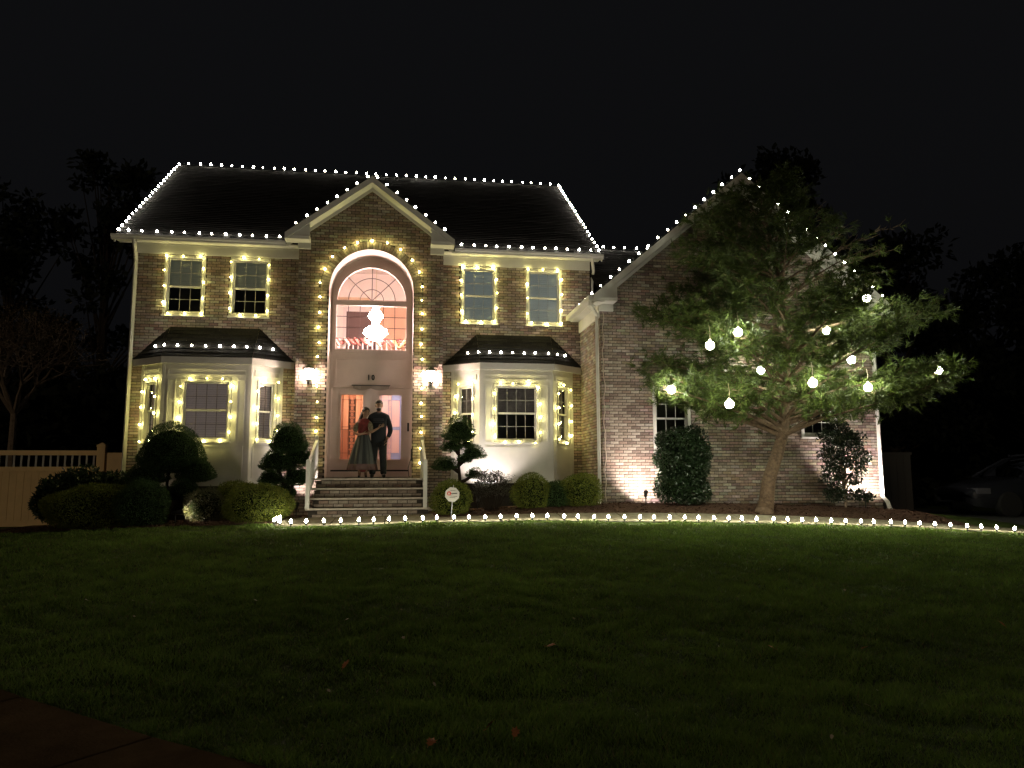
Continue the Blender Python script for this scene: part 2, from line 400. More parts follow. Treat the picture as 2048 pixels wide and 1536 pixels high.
# grass blades
def grass():
    V, Ff = [], []
    N = 900000
    # candidate points in camera polar space, thinner with distance
    d = 3.6*(16/3.6)**RNG.random(N); az = RNG.uniform(-.78, .78, N) + YAW
    X = CAM.x + d*np.sin(az)/np.cos(az-YAW)*1; Y = CAM.y + d*np.cos(az)/np.cos(az-YAW)*1
    fr = np.interp(X, [-30]+[a for a, _ in FRONT]+[40], [-3.5]+[b for _, b in FRONT]+[-6.2]) - .04
    be = np.array([-3.35 + .22*np.sin(X*1.1+1) + np.maximum(0, -X-.3)*.35 - .02])[0]
    lim = np.where(X < 3.85, be, fr)
    rel = np.stack([X-e0.x, Y-e0.y], 1); sd = rel @ np.array([en.x, en.y])
    keep = (Y < lim) & (sd < .03 - .05*RNG.random(N)) & (X < 19.3) & (RNG.random(N) < np.clip(d/9.0, .35, 1.0)*.75)
    X, Y, d = X[keep], Y[keep], d[keep]; n = len(X)
    hn = .5+.5*np.sin(X*2.3+1.3*np.sin(Y*1.9))*np.sin(Y*2.7+1.1*np.sin(X*1.3))
    patch = .5+.5*np.sin(X*.9+2*np.sin(Y*.6))*np.sin(Y*1.1+1.7*np.sin(X*.5))
    clump = np.clip(np.sin(X*7.1+2*np.sin(Y*5.3))*np.sin(Y*6.7+2*np.sin(X*4.9)), -.3, 1)
    h = (.022+.031*RNG.random(n))*(.7+.5*hn+.45*clump)
    w = np.clip(d*.0007, .0030, .0085)
    a = RNG.uniform(0, 6.28, n); lean = RNG.normal(0, .55, (n, 2))*h[:, None]
    Z = gz(X, Y)+bump_(X, Y)-.004
    B = np.stack([np.cos(a)*w, np.sin(a)*w, np.zeros(n)], 1); P = np.stack([X, Y, Z], 1)
    T = P + np.stack([lean[:, 0], lean[:, 1], h], 1)
    Vv = np.stack([P-B, P+B, T], 1).reshape(-1, 3); F = np.arange(3*n).reshape(n, 3)
    t = RNG.random(n)[:, None]; br = (.45+.5*RNG.random(n)+.45*patch+.2*clump)[:, None]
    c = (np.array([.088, .155, .026])*(1-t) + np.array([.140, .200, .040])*t)*br
    dry = RNG.random(n) < .03; c[dry] = np.array([.16, .13, .06])
    o = np_mesh('grass', Vv, F, 'grass', col=c); tag(o, 'short mown green lawn sloping up to the lit walkway', 'grass', kind='stuff')
    return n
print('grass', grass())

# ------------------------------------------------------------------ brickwork
PAL = [tuple(1.04*q for q in c) for c in ((.27, .222, .178), (.245, .195, .155), (.30, .252, .205), (.215, .168, .135), (.26, .205, .165), (.17, .128, .104), (.34, .29, .24), (.23, .165, .132))]
CH, BL, JT = .0677, .2032, .0135
ALLB = []     # (distance, wallkey, centre, udir, normal, length, height, colour index)
def brick_wall(key, fr, z0, z1, intervals, mb, n_front=.0):
    """courses from z0 to z1 on frame fr (u, v, n); intervals(va, vb) -> [(u0, u1)]"""
    k0 = math.floor(z0/CH); k = k0
    while k*CH < z1:
        va, vb = max(k*CH, z0), min((k+1)*CH, z1)
        for (u0, u1) in intervals(va, vb):
            if u1-u0 < .01: continue
            mb.quad(fr.p(u0, va, -.008), fr.p(u1, va, -.008), fr.p(u1, vb, -.008), fr.p(u0, vb, -.008))
            if vb-va < CH*.6: continue
            j = math.floor(u0/BL)-1
            off = (k % 2)*BL*.5
            while True:
                a, b_ = j*BL+off+JT/2, (j+1)*BL+off-JT/2; j += 1
                if a >= u1: break
                a, b_ = max(a, u0), min(b_, u1)
                if b_-a < .03: continue
                c = fr.p((a+b_)/2, (va+vb)/2, 0)
                ALLB.append([(c-CAM).length, key, c, fr.u, fr.n, b_-a, vb-va-JT, random.randrange(8), random.uniform(-.0025, .003), a, b_])
        k += 1
def rect_minus(U0, U1, holes):
    """holes: list of (u0,u1,v0,v1)"""
    def f(va, vb):
        iv = [(U0, U1)] if not callable(U0) else U0(va, vb)
        vm = (va+vb)/2
        for (a, b_, c, d) in holes:
            if c <= vm <= d:
                nv = []
                for (p, q) in iv:
                    if b_ <= p or a >= q: nv.append((p, q)); continue
                    if a > p: nv.append((p, a))
                    if b_ < q: nv.append((b_, q))
                iv = nv
        return iv
    return f

# ------------------------------------------------------------------ the house
XR, XW_, YW, WR = 10.961, 10.689, -1.893, 17.486
YP, PL, PR = -.527, 3.794, 7.183
ZF, ZFT, ZE, OV, YR, ZR = 6.09, 6.34, 6.42, .334, 4.586, 10.162
RX0, RX1 = -.345, 11.187
SL = (ZR-ZE)/(YR+OV)
HX = thing('brick_house', (5.5, 0, 0), 'two-storey tan brick house with gabled roofs, bay windows and tall arched entrance', 'house')
def Hb(b, name, m, parent=None, **k): return b.build(name, m, parent or HX, **k)

walls = {}
def wall_part(key):
    walls[key] = MB(); return walls[key]
WINS = [(.677, 1.60), (2.159, 3.079), (7.655, 8.569), (9.303, 10.223)]
WZ0, WZ1 = 4.64, 6.076
ff = Fr((0, 0, 0), (1, 0, 0), (0, -1, 0))
holes = [(a, b_, WZ0, WZ1) for a, b_ in WINS]
BAYS = [(.31, .90, 2.82, 3.45), (7.44, 8.075, 9.85, 10.47)]
for b4 in BAYS: holes.append((b4[0], b4[3], .1, 3.45))
brick_wall('main_left', ff, -.35, ZFT, rect_minus(0, PL, holes), wall_part('main_left'))
brick_wall('main_right', ff, -.1, ZFT, rect_minus(PR, XR, holes), wall_part('main_right'))
# pavilion with arch
AC, AR, AS = 5.493, .987, 5.262
GAX, GAZ, GEZ = 5.465, 7.942, 6.475       # gable apex and eave
PSL = (GAZ-GEZ)/(GAX-3.504)
fp = Fr((0, YP, 0), (1, 0, 0), (0, -1, 0))
RING = .205
def pav(va, vb):
    vm = (va+vb)/2
    hw = (GAZ-.19-vm)/PSL if vm > 6.2 else 9
    u0, u1 = max(PL, GAX-hw), min(PR, GAX+hw)
    iv = [(u0, u1)]
    h = None
    if vm < AS: h = AR
    elif vm < AS+AR+RING: h = math.sqrt((AR+RING)**2-(vm-AS)**2)
    if h: iv = [(u0, AC-h), (AC+h, u1)]
    return [(a, b_) for a, b_ in iv if b_ > a]
brick_wall('pavilion', fp, -.1, GAZ-.19, pav, wall_part('pavilion'))
# mortar under the ring and the ring of arch bricks
mb = walls['pavilion']; NR = 48
for i in range(64):
    t0, t1 = math.pi*i/64, math.pi*(i+1)/64
    mb.quad(*[fp.p(AC+r*math.cos(t), AS+r*math.sin(t), -.008) for r, t in ((AR, t0), (AR+RING, t0), (AR+RING, t1), (AR, t1))])
ringb = []
for i in range(NR):
    t0, t1 = math.pi*i/NR+.004, math.pi*(i+1)/NR-.004; c = random.choice(PAL)
    q = [(AR+.002, t0), (AR+RING-.01, t0+.001), (AR+RING-.01, t1-.001), (AR+.002, t1)]
    ringb.append((q, tuple(x*.85 for x in c)))
for s_, xx in ((-1, PL), (1, PR)):        # returns of the pavilion
    fs = Fr((xx, 0 if s_ < 0 else YP, 0), (0, -1, 0) if s_ < 0 else (0, 1, 0), (s_, 0, 0))
    brick_wall('pavilion_return', fs, -.2, ZE, rect_minus(0, -YP, []), walls.setdefault('pavilion_return', MB()))
# wing
WGX, WGZ, WEZ, WEX = 14.086, 7.97, 4.90, 10.44
WSL = (WGZ-WEZ)/(WGX-WEX)
fwg = Fr((0, YW, 0), (1, 0, 0), (0, -1, 0))
WWIN = [(11.885, 12.78, 1.40, 2.90), (15.50, 16.42, 1.74, 2.95)]
def wing(va, vb):
    vm = (va+vb)/2; hw = (WGZ-.22-vm)/WSL if vm > 4 else 9
    iv = [(max(XW_, WGX-hw), min(WR, WGX+hw))]
    return rect_minus(lambda a, b_: iv, None, WWIN)(va, vb)
brick_wall('wing_front', fwg, -.1, WGZ-.22, wing, wall_part('wing_front'))
fws = Fr((XW_, 0, 0), (0, -1, 0), (-1, 0, 0))
brick_wall('wing_side', fws, -.1, 4.75, rect_minus(0, -YW, []), wall_part('wing_side'))

# plain outer walls the photograph does not show, so the house is closed
b = MB(); b.quad((0, .01, -.4), (0, 2*YR-.3, -.4), (0, 2*YR-.3, 6.4), (0, .01, 6.4))
b.poly([(0, 0, 6.4), (0, 2*YR-.3, 6.4), (0, YR, ZR-.1)])
b.poly([(XR, 0, 5.0), (XR, 2*YR-.3, 5.0), (XR, 2*YR-.3, 6.4), (XR, YR, ZR-.1), (XR, 0, 6.4)])
b.quad((0, 2*YR-.3, -.4), (XR, 2*YR-.3, -.4), (XR, 2*YR-.3, 6.4), (0, 2*YR-.3, 6.4))
b.quad((WR, YW+.01, -.1), (WR, 7, -.1), (WR, 7, 4.9), (WR, YW+.01, 4.9))
b.quad((XW_, 7, -.1), (WR, 7, -.1), (WR, 7, 5), (XW_, 7, 5))
Hb(b, 'outer_wall', 'mortar')

WALLO = {}
for k_, mb_ in walls.items(): WALLO[k_] = Hb(mb_, 'wall', 'mortar')
# the 300 bricks that show largest are parts of their own, the rest is joined per wall
def bk_pts(c, u, n, L_, h, pr):
    z = Vector((0, 0, 1)); P_ = []
    for nn in (.0, .0):
        pass
    f = n*(.004+pr); k = -n*.012
    a, b_ = u*(L_/2), z*(h/2)
    return [c-a-b_+f, c+a-b_+f, c+a-b_+k, c-a-b_+k, c-a+b_+f, c+a+b_+f, c+a+b_+k, c-a+b_+k]
def px(bk): return bk[5]*bk[6]/bk[0]**2*max(.2, bk[4].dot((CAM-bk[2]).normalized()))
order = sorted([i for i, k in enumerate(ALLB) if k[1] in ('wing_front', 'pavilion') and k[2].z > .45 and abs(k[5]-(BL-JT)) < .002 and not (k[1] == 'wing_front' and k[2].x > 11.9)], key=lambda i: -px(ALLB[i]))
solo = set(order[:300])
BM = []
for i in range(8):
    t = MB(); t.hexa(bk_pts(Vector((0, 0, 0)), Vector((1, 0, 0)), Vector((0, -1, 0)), BL-JT, CH-JT, 0), PAL[i], skip=(4,)); BM.append(t.mesh('brick', 'brick'))
rest = {}
base = Vector(HX.location)
for i, bk in enumerate(ALLB):
    d, key, c, u, n, L_, h, ci, pr, a, b_ = bk
    if i in solo:
        inst('brick', BM[ci], WALLO[key], c-base+n*pr)
    else:
        rest.setdefault(key, MB()).hexa(bk_pts(c, u, n, L_, h, pr), tuple(x*random.uniform(.9, 1.1) for x in PAL[ci]), skip=(4,))
for key, mb_ in rest.items(): Hb(mb_, 'brickwork', 'brick', WALLO[key], kind='stuff')
for q, c in ringb:
    t = MB(); P_ = [fp.p(AC+r*math.cos(a), AS+r*math.sin(a), nn) for nn in (-.01, .006) for r, a in q]
    t.hexa(P_, c); Hb(t, 'arch_brick', 'brick', WALLO['pavilion'])

# ---- windows
def pane_grid(fr, parent, u0, u1, v0, v1, cols, rows, n, mw=.011, pm='pane', mm='white_trim'):
    mb_ = MB(); W_ = (u1-u0)/cols; H_ = (v1-v0)/rows
    for i in range(1, cols): mb_.fbox(fr, u0+i*W_-mw/2, u0+i*W_+mw/2, v0, v1, n-.008, n+.010)
    for j in range(1, rows): mb_.fbox(fr, u0, u1, v0+j*H_-mw/2, v0+j*H_+mw/2, n-.007, n+.009)
    Hb(mb_, 'muntin_grid', mm, parent)
    for i in range(cols):
        for j in range(rows):
            t = MB(); t.quad(*[fr.p(u, v, n) for u, v in ((u0+i*W_, v0+j*H_), (u0+(i+1)*W_, v0+j*H_), (u0+(i+1)*W_, v0+(j+1)*H_), (u0+i*W_, v0+(j+1)*H_))])
            Hb(t, 'pane', pm, parent)
def double_hung(fr, u0, u1, v0, v1, parent=None, cols=3, rows=2, blind_up=None, blind_low=None, casing=.07, name='window', depth=.10, room=True, vmid=None, sill=True, mm='white_trim'):
    c = MB(); c.frame(fr, u0, u1, v0, v1, casing, -depth, .022)
    if sill: c.fbox(fr, u0-.02, u1+.02, v0-.035, v0+.0, -depth, .05)
    top = Hb(c, name if parent is None else 'casing', 'white_trim', parent)
    P_ = top if parent is None else parent
    a, b_, c0, d0 = u0+casing, u1-casing, v0+casing, v1-casing
    mid = vmid or (c0+d0)/2; s = .04
    t = MB(); t.frame(fr, a, b_, mid-.02, d0, s, -.07, -.035); Hb(t, 'sash', 'white_trim', P_)
    t = MB(); t.frame(fr, a, b_, c0, mid+.02, s, -.105, -.072); Hb(t, 'sash', 'white_trim', P_)
    pane_grid(fr, P_, a+s, b_-s, mid+.02, d0-s, cols, rows, -.052, mm=mm)
    pane_grid(fr, P_, a+s, b_-s, c0+s, mid-.02, cols, rows, -.088, mm=mm)
    for bl, (p, q) in ((blind_up, (mid, d0)), (blind_low, (c0, mid))):
        if bl:
            t = MB(); k = max(2, int((q-p)/.05))
            for j in range(k):
                t.fbox(fr, a+.01, b_-.01, p+(q-p)*j/k+.003, p+(q-p)*(j+1)/k-.001, -.150-.006, -.145+.004*(j % 2))
            Hb(t, 'blind', bl, P_)
    if room:
        t = MB(); N = -.75
        for q in (((a, c0, N), (b_, c0, N), (b_, d0, N), (a, d0, N)), ((a, c0, -.11), (a, c0, N), (a, d0, N), (a, d0, -.11)), ((b_, c0, -.11), (b_, c0, N), (b_, d0, N), (b_, d0, -.11)),
                  ((a, c0, -.11), (b_, c0, -.11), (b_, c0, N), (a, c0, N)), ((a, d0, -.11), (b_, d0, -.11), (b_, d0, N), (a, d0, N))):
            t.quad(*[fr.p(*x) for x in q])
        Hb(t, 'room_reveal', 'dark_room', P_)
    return P_
for i, (a, b_) in enumerate(WINS):
    double_hung(ff, a, b_, WZ0, WZ1, blind_up='blind_olive' if i < 2 else 'blind_blue', blind_low=None if i < 2 else 'blind_blue', vmid=5.33 if i < 2 else 5.34, mm='bar_grey')
for i, (a, b_, c, d) in enumerate(WWIN):
    double_hung(fwg, a, b_, c, d)

# ---- bays
def bay(x1, x2, x3, x4, ZB=.72, left=True):
    Y2 = -.53; ZT = 3.5
    pts = [(x1, 0), (x2, Y2), (x3, Y2), (x4, 0)]
    root = None; rootmb = MB()
    facets = []
    for k in range(3):
        (xa, ya), (xb, yb) = pts[k], pts[k+1]
        u = Vector((xb-xa, yb-ya, 0)); L_ = u.length; fr = Fr((xa, ya, 0), u); facets.append((fr, L_))
        if fr.n.y > 0: fr.n = -fr.n
    wz0, wz1 = 1.66, 3.06
    spec = []
    for k, (fr, L_) in enumerate(facets):
        w = (.49, 1.08, .49)[k]; c = L_/2 + ((-.0 if left else .0) if k == 1 else 0)
        u0, u1 = c-w/2, c+w/2; spec.append((u0, u1))
        rootmb.fbox(fr, 0.0, u0, ZB, ZT, -.12, 0); rootmb.fbox(fr, u1, L_, ZB, ZT, -.12, 0)
        rootmb.fbox(fr, u0, u1, ZB, wz0, -.12, -.0015); rootmb.fbox(fr, u0, u1, wz1, ZT, -.12, -.0015)
    root = Hb(rootmb, 'bay_window', 'white_trim')
    for k, (fr, L_) in enumerate(facets):
        u0, u1 = spec[k]
        cur = ('curtain_mauve' if left else (None if k < 2 else 'curtain_grey'))
        double_hung(fr, u0, u1, wz0, wz1, root, 4 if k == 1 else (2 if not left else 2), 2, cur if left else 'curtain_grey', cur, casing=.055, depth=.1, vmid=2.36, sill=True, mm='bar_brown' if left else 'bar_grey')
        t = MB()   # raised mouldings
        e = .10 if k == 1 else .07
        def mold(a, b_, c, d, w=.028):
            t = MB(); t.frame(fr, a, b_, c, d, w, -.005, .018); Hb(t, 'panel_moulding', 'white_trim', root)
        mold(e+.02, L_-e-.02, ZB+.12, 1.56); mold(e+.02, L_-e-.02, 3.16, 3.30, .022)
        if k == 1:
            mold(e+.02, e+.20, 1.66, 3.06, .022); mold(L_-e-.20, L_-e-.02, 1.66, 3.06, .022)
        t = MB(); t.fbox(fr, -.01, L_+.01, ZB-.06, ZB+.07, -.12, .022); Hb(t, 'base_board', 'white_trim', root)
        for ca, cb in ((.0, .06), (L_-.06, L_)):
            t = MB(); t.fbox(fr, ca, cb, ZB+.07, 3.44, -.1, .012); Hb(t, 'corner_board', 'white_trim', root)
    # foundation under the bay
    t = MB()
    for k in range(3):
        (xa, ya), (xb, yb) = pts[k], pts[k+1]; t.quad((xa, ya+.06, -.3), (xb, yb+.06, -.3), (xb, yb+.06, ZB), (xa, ya+.06, ZB))
    Hb(t, 'bay_foundation', 'mortar', root)
    # roof, fascia, soffit
    xe = [x1-.21, x2-.01, x3+.03, x4+.25]; ze = 3.565; E = [(xe[0], -.02), (xe[1], -.635), (xe[2], -.635), (xe[3], -.02)]
    T = [(x2-.02, -.012), (x3+.06, -.012)]; zt = 4.35
    planes = [((*E[0], ze), (*E[1], ze), (*T[0], zt), (*T[0], zt)), ((*E[1], ze), (*E[2], ze), (*T[1], zt), (*T[0], zt)), ((*E[2], ze), (*E[3], ze), (*T[1], zt), (*T[1], zt))]
    rb = MB()
    for pl in planes: shingles(rb, *[Vector(p) for p in pl], course=.115)
    Hb(rb, 'bay_roof', 'shingle', root)
    t = MB(); soff = MB()
    for k in range(3):
        A, B_ = Vector((*E[k], 0)), Vector((*E[k+1], 0)); f = Fr((A.x, A.y, 0), B_-A); L_ = (B_-A).length
        if f.n.y > 0: f.n = -f.n
        t.fbox(f, 0, L_, 3.40, 3.555, -.03, 0)
    Hb(t, 'fascia', 'white_trim', root)
    soff.poly([(*E[0], 3.44), (*E[1], 3.44), (*E[2], 3.44), (*E[3], 3.44)]); Hb(soff, 'soffit', 'white_trim', root)
    return facets, spec, E, T, ze, zt
def shingles(mb_, e0_, e1_, r1_, r0_, course=.14, tab=.32, th=.012):
    """stepped courses from eave e0-e1 up to ridge r0-r1"""
    H = ((r0_+r1_)/2-(e0_+e1_)/2).length; k = max(2, int(H/course))
    nrm = (e1_-e0_).cross(r0_-e0_+(r1_-e1_)).normalized()
    if nrm.z < 0: nrm = -nrm
    for i in range(k):
        a0, a1 = e0_.lerp(r0_, i/k), e1_.lerp(r1_, i/k); b0, b1 = e0_.lerp(r0_, (i+1)/k), e1_.lerp(r1_, (i+1)/k)
        w = (a1-a0).length; nt_ = max(1, int(w/tab)); ofs = (i % 3)/3
        cuts = sorted({0.0, 1.0, *[min(1, max(0, (j+ofs)/nt_)) for j in range(nt_+1)]})
        for s, e in zip(cuts[:-1], cuts[1:]):
            if e-s < 1e-4: continue
            g_ = random.uniform(.6, 1.5); c = (.013*g_, .012*g_, .0115*g_); lift = nrm*(th+random.uniform(-.003, .004))
            p, q, rr, s2 = a0.lerp(a1, s), a0.lerp(a1, e), b0.lerp(b1, e), b0.lerp(b1, s)
            mb_.quad(p+lift, q+lift, rr+nrm*.001, s2+nrm*.001, c); mb_.quad(p, q, q+lift, p+lift, c)
BAYI = [bay(*BAYS[0], left=True), bay(*BAYS[1], ZB=.76, left=False)]

# ---- roofs
def roof(name, planes, deck=.035):
    d = MB()
    for pl in planes:
        P_ = [Vector(p) for p in pl]; n = (P_[1]-P_[0]).cross(P_[3]-P_[0]).normalized()
        if n.z < 0: n = -n
        d.hexa([p-n*deck for p in P_]+[p-n*.004 for p in P_])
    o = Hb(d, name, 'shingle'); s = MB()
    for pl in planes: shingles(s, *[Vector(p) for p in pl])
    Hb(s, 'shingle_courses', 'shingle', o, kind='stuff'); return o
ybk = 2*YR+OV
roof('roof', [((RX0, -OV, ZE), (RX1, -OV, ZE), (RX1, YR, ZR), (RX0, YR, ZR)), ((RX1, ybk, ZE), (RX0, ybk, ZE), (RX0, YR, ZR), (RX1, YR, ZR))])
yv = lambda z: (z-ZE)/SL-OV
PEL, PER, YRK = 3.504, 7.426, -.88
roof('roof', [((PEL, YRK, GEZ), (PEL, yv(GEZ)+.12, GEZ), (GAX, yv(GAZ)+.12, GAZ), (GAX, YRK, GAZ)),
              ((PER, yv(GEZ)+.12, GEZ), (PER, YRK, GEZ), (GAX, YRK, GAZ), (GAX, yv(GAZ)+.12, GAZ))])
WER = 2*WGX-WEX; YWR = -2.29
roof('roof', [((WEX, -.0, WEZ), (WEX, YWR, WEZ), (WGX, YWR, WGZ), (WGX, -.0, WGZ)), ((XR+.02, 7.2, WEZ+WSL*(XR+.02-WEX)), (XR+.02, .0, WEZ+WSL*(XR+.02-WEX)), (WGX, .0, WGZ), (WGX, 7.2, WGZ)),
              ((WER, YWR, WEZ), (WER, 7.2, WEZ), (WGX, 7.2, WGZ), (WGX, YWR, WGZ))])
CZ, CYR = 7.15, 1.5
roof('roof', [((XR+.02, -1.0, CZ-.76*(CYR+1.0)), (13.6, -1.0, CZ-.76*(CYR+1.0)), (13.6, CYR, CZ), (XR+.02, CYR, CZ)), ((13.6, 4.5, CZ-.76*3), (XR+.02, 4.5, CZ-.76*3), (XR+.02, CYR, CZ), (13.6, CYR, CZ))])
# rake boards: main ends
t = MB()
for xx in (RX0-.02, RX1-.0):
    for s_ in (1, -1):
        ya = -OV if s_ > 0 else ybk
        A, B_ = Vector((xx, ya, ZE-.02)), Vector((xx, YR, ZR-.02))
        t.hexa([A+Vector((0, 0, -.16)), A+Vector((.02, 0, -.16)), B_+Vector((.02, 0, -.16)), B_+Vector((0, 0, -.16)), A, A+Vector((.02, 0, 0)), B_+Vector((.02, 0, 0)), B_])
Hb(t, 'rake_board', 'white_trim')
# soffit + frieze + gutter of the main eaves
for (xa, xb) in ((0, PL), (PR, XR)):
    t = MB(); t.box(xa, xb, -.04, -.009, ZF, ZFT); Hb(t, 'frieze_board', 'white_trim')
    t = MB(); t.box(xa, xb, -.060, -.041, ZFT-.045, ZFT-.012); Hb(t, 'frieze_moulding', 'white_trim')
    xo0 = RX0 if xa == 0 else PER; xo1 = PEL if xa == 0 else RX1
    t = MB(); t.box(min(xa, xo0), max(xo1, xb if xa else PL), -OV+.0, .0, ZFT-.01, ZFT+.012); Hb(t, 'soffit', 'white_trim')
    # K-style gutter profile extruded along x
    prof = [(-OV-.002, 6.29), (-.415, 6.29), (-.425, 6.33), (-.452, 6.352), (-.458, 6.40), (-.447, 6.40), (-.44, 6.36), (-.41, 6.33), (-.40, 6.305), (-OV-.002, 6.305)]
    t = MB(); x0, x1 = xo0-.06 if xa == 0 else PER+.05, xo1-.05 if xa == 0 else RX1+.03
    k = len(prof); i0 = len(t.v)
    t.v += [(x0, y, z) for y, z in prof]+[(x1, y, z) for y, z in prof]
    for j in range(k): t.f.append((i0+j, i0+(j+1) % k, i0+k+(j+1) % k, i0+k+j)); t.c.append(None)
    t.f += [tuple(range(i0, i0+k)), tuple(range(i0+k, i0+2*k))]; t.c += [None, None]
    t.box(x0, x1, -OV-.001, -OV+.02, 6.29, 6.41)
    Hb(t, 'gutter', 'gutter')
# pavilion rakes and cornice returns
def rake(apx, apz, ex, ez, yfront, ywall, depth, inx, sgn, boxz, blk, nm='rake'):
    """fascia + sloping soffit on one side; sgn -1 left, +1 right"""
    A, B_ = Vector((ex, yfront, ez)), Vector((apx, yfront, apz)); D = Vector((0, 0, -depth)); y1 = Vector((0, -.028, 0)); A = A+Vector((0, -.032, -.012)); B_ = B_+Vector((0, -.032, -.012))
    t = MB(); t.hexa([A+D, B_+D, B_+D-y1, A+D-y1, A, B_, B_-y1, A-y1]); Hb(t, 'rake_fascia', 'white_trim')
    k = Vector((0, ywall-yfront-.006, 0)); s0 = A+D*.93; s1 = B_+D*.93
    t = MB(); t.hexa([s0-Vector((0, 0, .014)), s1-Vector((0, 0, .014)), s1+k-Vector((0, 0, .014)), s0+k-Vector((0, 0, .014)), s0, s1, s1+k, s0+k]); Hb(t, 'rake_soffit', 'white_trim')
    # frieze board against the brick under the soffit
    f0, f1 = Vector((ex, ywall-.012, ez-depth)), Vector((apx, ywall-.012, apz-depth)); d2 = Vector((0, 0, -.10)); yy = Vector((0, .022, 0))
    t = MB(); t.hexa([f0+d2-yy, f1+d2-yy, f1+d2, f0+d2, f0-yy, f1-yy, f1, f0]); Hb(t, 'rake_frieze', 'white_trim')
    xa, xb = sorted((ex, inx)); za, zb = boxz
    t = MB(); t.box(xa, xb, yfront+.004, ywall-.014, za, zb); t.box(xa, xb, yfront-.012, yfront+.004, zb-.03, zb); Hb(t, 'cornice_return', 'white_trim')
    # triangular closure above the return box
    zz = apz - (apz-ez)/(apx-ex)*(apx-inx)
    t = MB(); P_ = [(ex, zb), (inx, zb), (inx, zz-.05), (ex, ez-.03)]
    t.hexa([(x, y, z) for y in (yfront+.035, yfront+.008) for x, z in P_]); Hb(t, 'return_face', 'white_trim')
    x0, x1, z0, z1 = blk; t = MB(); t.box(x0, x1, ywall-.06, ywall-.004, z0, z1); Hb(t, 'return_block', 'white_trim')
rake(GAX, GAZ, PEL, GEZ, YRK, YP, .15, 4.06, -1, (6.33, 6.42), (3.77, 4.06, 6.19, 6.33))
rake(GAX, GAZ, PER, GEZ, YRK, YP, .15, 6.87, 1, (6.33, 6.42), (6.87, 7.20, 6.18, 6.33))
rake(WGX, WGZ, WEX, WEZ, YWR, YW, .19, 10.99, -1, (4.76, 4.84), (10.66, 10.99, 4.60, 4.76))
rake(WGX, WGZ, WER, WEZ, YWR, YW, .19, 17.18, 1, (4.76, 4.84), (17.18, 17.51, 4.60, 4.76))
# wing side eave
t = MB(); t.box(XW_-.04, XW_-.009, YW+.01, -.012, 4.45, 4.74); Hb(t, 'frieze_board', 'white_trim')
t = MB(); t.box(WEX, XW_-.002, YWR+.03, -.012, 4.735, 4.75); Hb(t, 'soffit', 'white_trim')
t = MB(); t.box(WEX-.11, WEX-.002, YWR+.02, -.02, 4.76, 4.775); t.box(WEX-.12, WEX-.105, YWR+.02, -.02, 4.775, 4.87); t.box(WEX-.002, WEX+.02, YWR+.02, -.015, 4.74, 4.88); t.box(WEX-.12, WEX, YWR+.005, YWR+.02, 4.765, 4.87); Hb(t, 'gutter', 'gutter')
t = MB(); t.box(WER+.002, WER+.11, YWR+.02, 7, 4.76, 4.87); Hb(t, 'gutter', 'gutter')
# downspouts
def downspout(pts, w=.042, d=.03):
    t = MB(); t.tube(pts, w, 4); Hb(t, 'downspout', 'gutter')
downspout([(.10, -.40, 6.30), (.10, -.39, 6.22), (.05, -.12, 6.05), (.05, -.065, 5.9), (.05, -.065, 2.0), (.05, -.065, .2), (.05, -.14, .06)], .05)
downspout([(XR-.02, -.40, 6.30), (XR-.02, -.38, 6.2), (XR+.08, -.1, 6.05), (XR+.08, .05, 5.9), (XR+.08, .05, 5.5)], .04)
downspout([(WEX-.05, YWR+.10, 4.77), (WEX-.05, YWR+.12, 4.68), (XW_-.075, YW+.02, 4.50), (XW_-.075, YW+.03, 4.3), (XW_-.075, YW+.03, .35), (XW_-.12, YW-.06, .22)], .045)
downspout([(WR-.04, YW-.06, 4.7), (WR-.04, YW-.06, .35), (WR+.0, YW-.16, .24), (WR+.02, YW-.20, .10), (WR-.0, YW-.26, .05)], .055)

# ---- entrance: jamb, surround, fan window, doors
YI = .17
class FrE(Fr):      # entrance sizes were measured on a plane at y = -.20; the glazing sits deeper, so they grow in proportion
    K = (YI+18.724)/(-.20+18.724)
    def p(s, u, v, n=0): return Fr.p(s, 5.982+(u-5.982)*s.K, .679+(v-.679)*s.K, n)
fi = FrE((0, YI, 0), (1, 0, 0), (0, -1, 0))
t = MB()
def arch_pts(r, zc, n=40): return [(AC+r*math.cos(math.pi*i/n), zc+r*math.sin(math.pi*i/n)) for i in range(n+1)]
ap = [(AC+AR, .816)]+arch_pts(AR, AS)+[(AC-AR, .816)]
for (a, b_), (c, d) in zip(ap[:-1], ap[1:]):
    t.quad((a, YP-.004, b_), (c, YP-.004, d), (c, YI, d), (a, YI, b_))
ENT = Hb(t, 'entrance_surround', 'door_lit_pink')
t = MB()   # face of the surround at the inner plane, with the fan opening and lower window cut out
FR_, FC = .845, 5.075
o1 = [p for p in arch_pts(AR, AS, 40)]; i1 = [p for p in arch_pts(FR_, FC, 40)]
for k in range(40):
    a, b_, c, d = o1[k], o1[k+1], i1[k+1], i1[k]; t.quad(*[fi.p(u, v, 0) for u, v in (a, b_, c, d)])
for sg in (-1, 1):
    t.quad(*[fi.p(AC+sg*u, v) for u, v in ((FR_, 3.86), (AR, 3.86), (AR, AS), (FR_, FC))])
t.fbox(fi, AC-AR, AC+AR, 2.955, 3.86, -.12, 0.001)
t.fbox(fi, AC-AR, 4.60, .985, 2.955, -.12, .001); t.fbox(fi, 6.44, AC+AR, .985, 2.955, -.12, .001)
t.fbox(fi, AC-AR, AC+AR, .80, .985, -.12, .002)
Hb(t, 'surround_face', 'door_lit_pink', ENT)
t = MB()   # fan casing ring, transom bar, lower window casing
oo, ii = arch_pts(FR_+.06, FC, 40), arch_pts(FR_-.035, FC, 40)
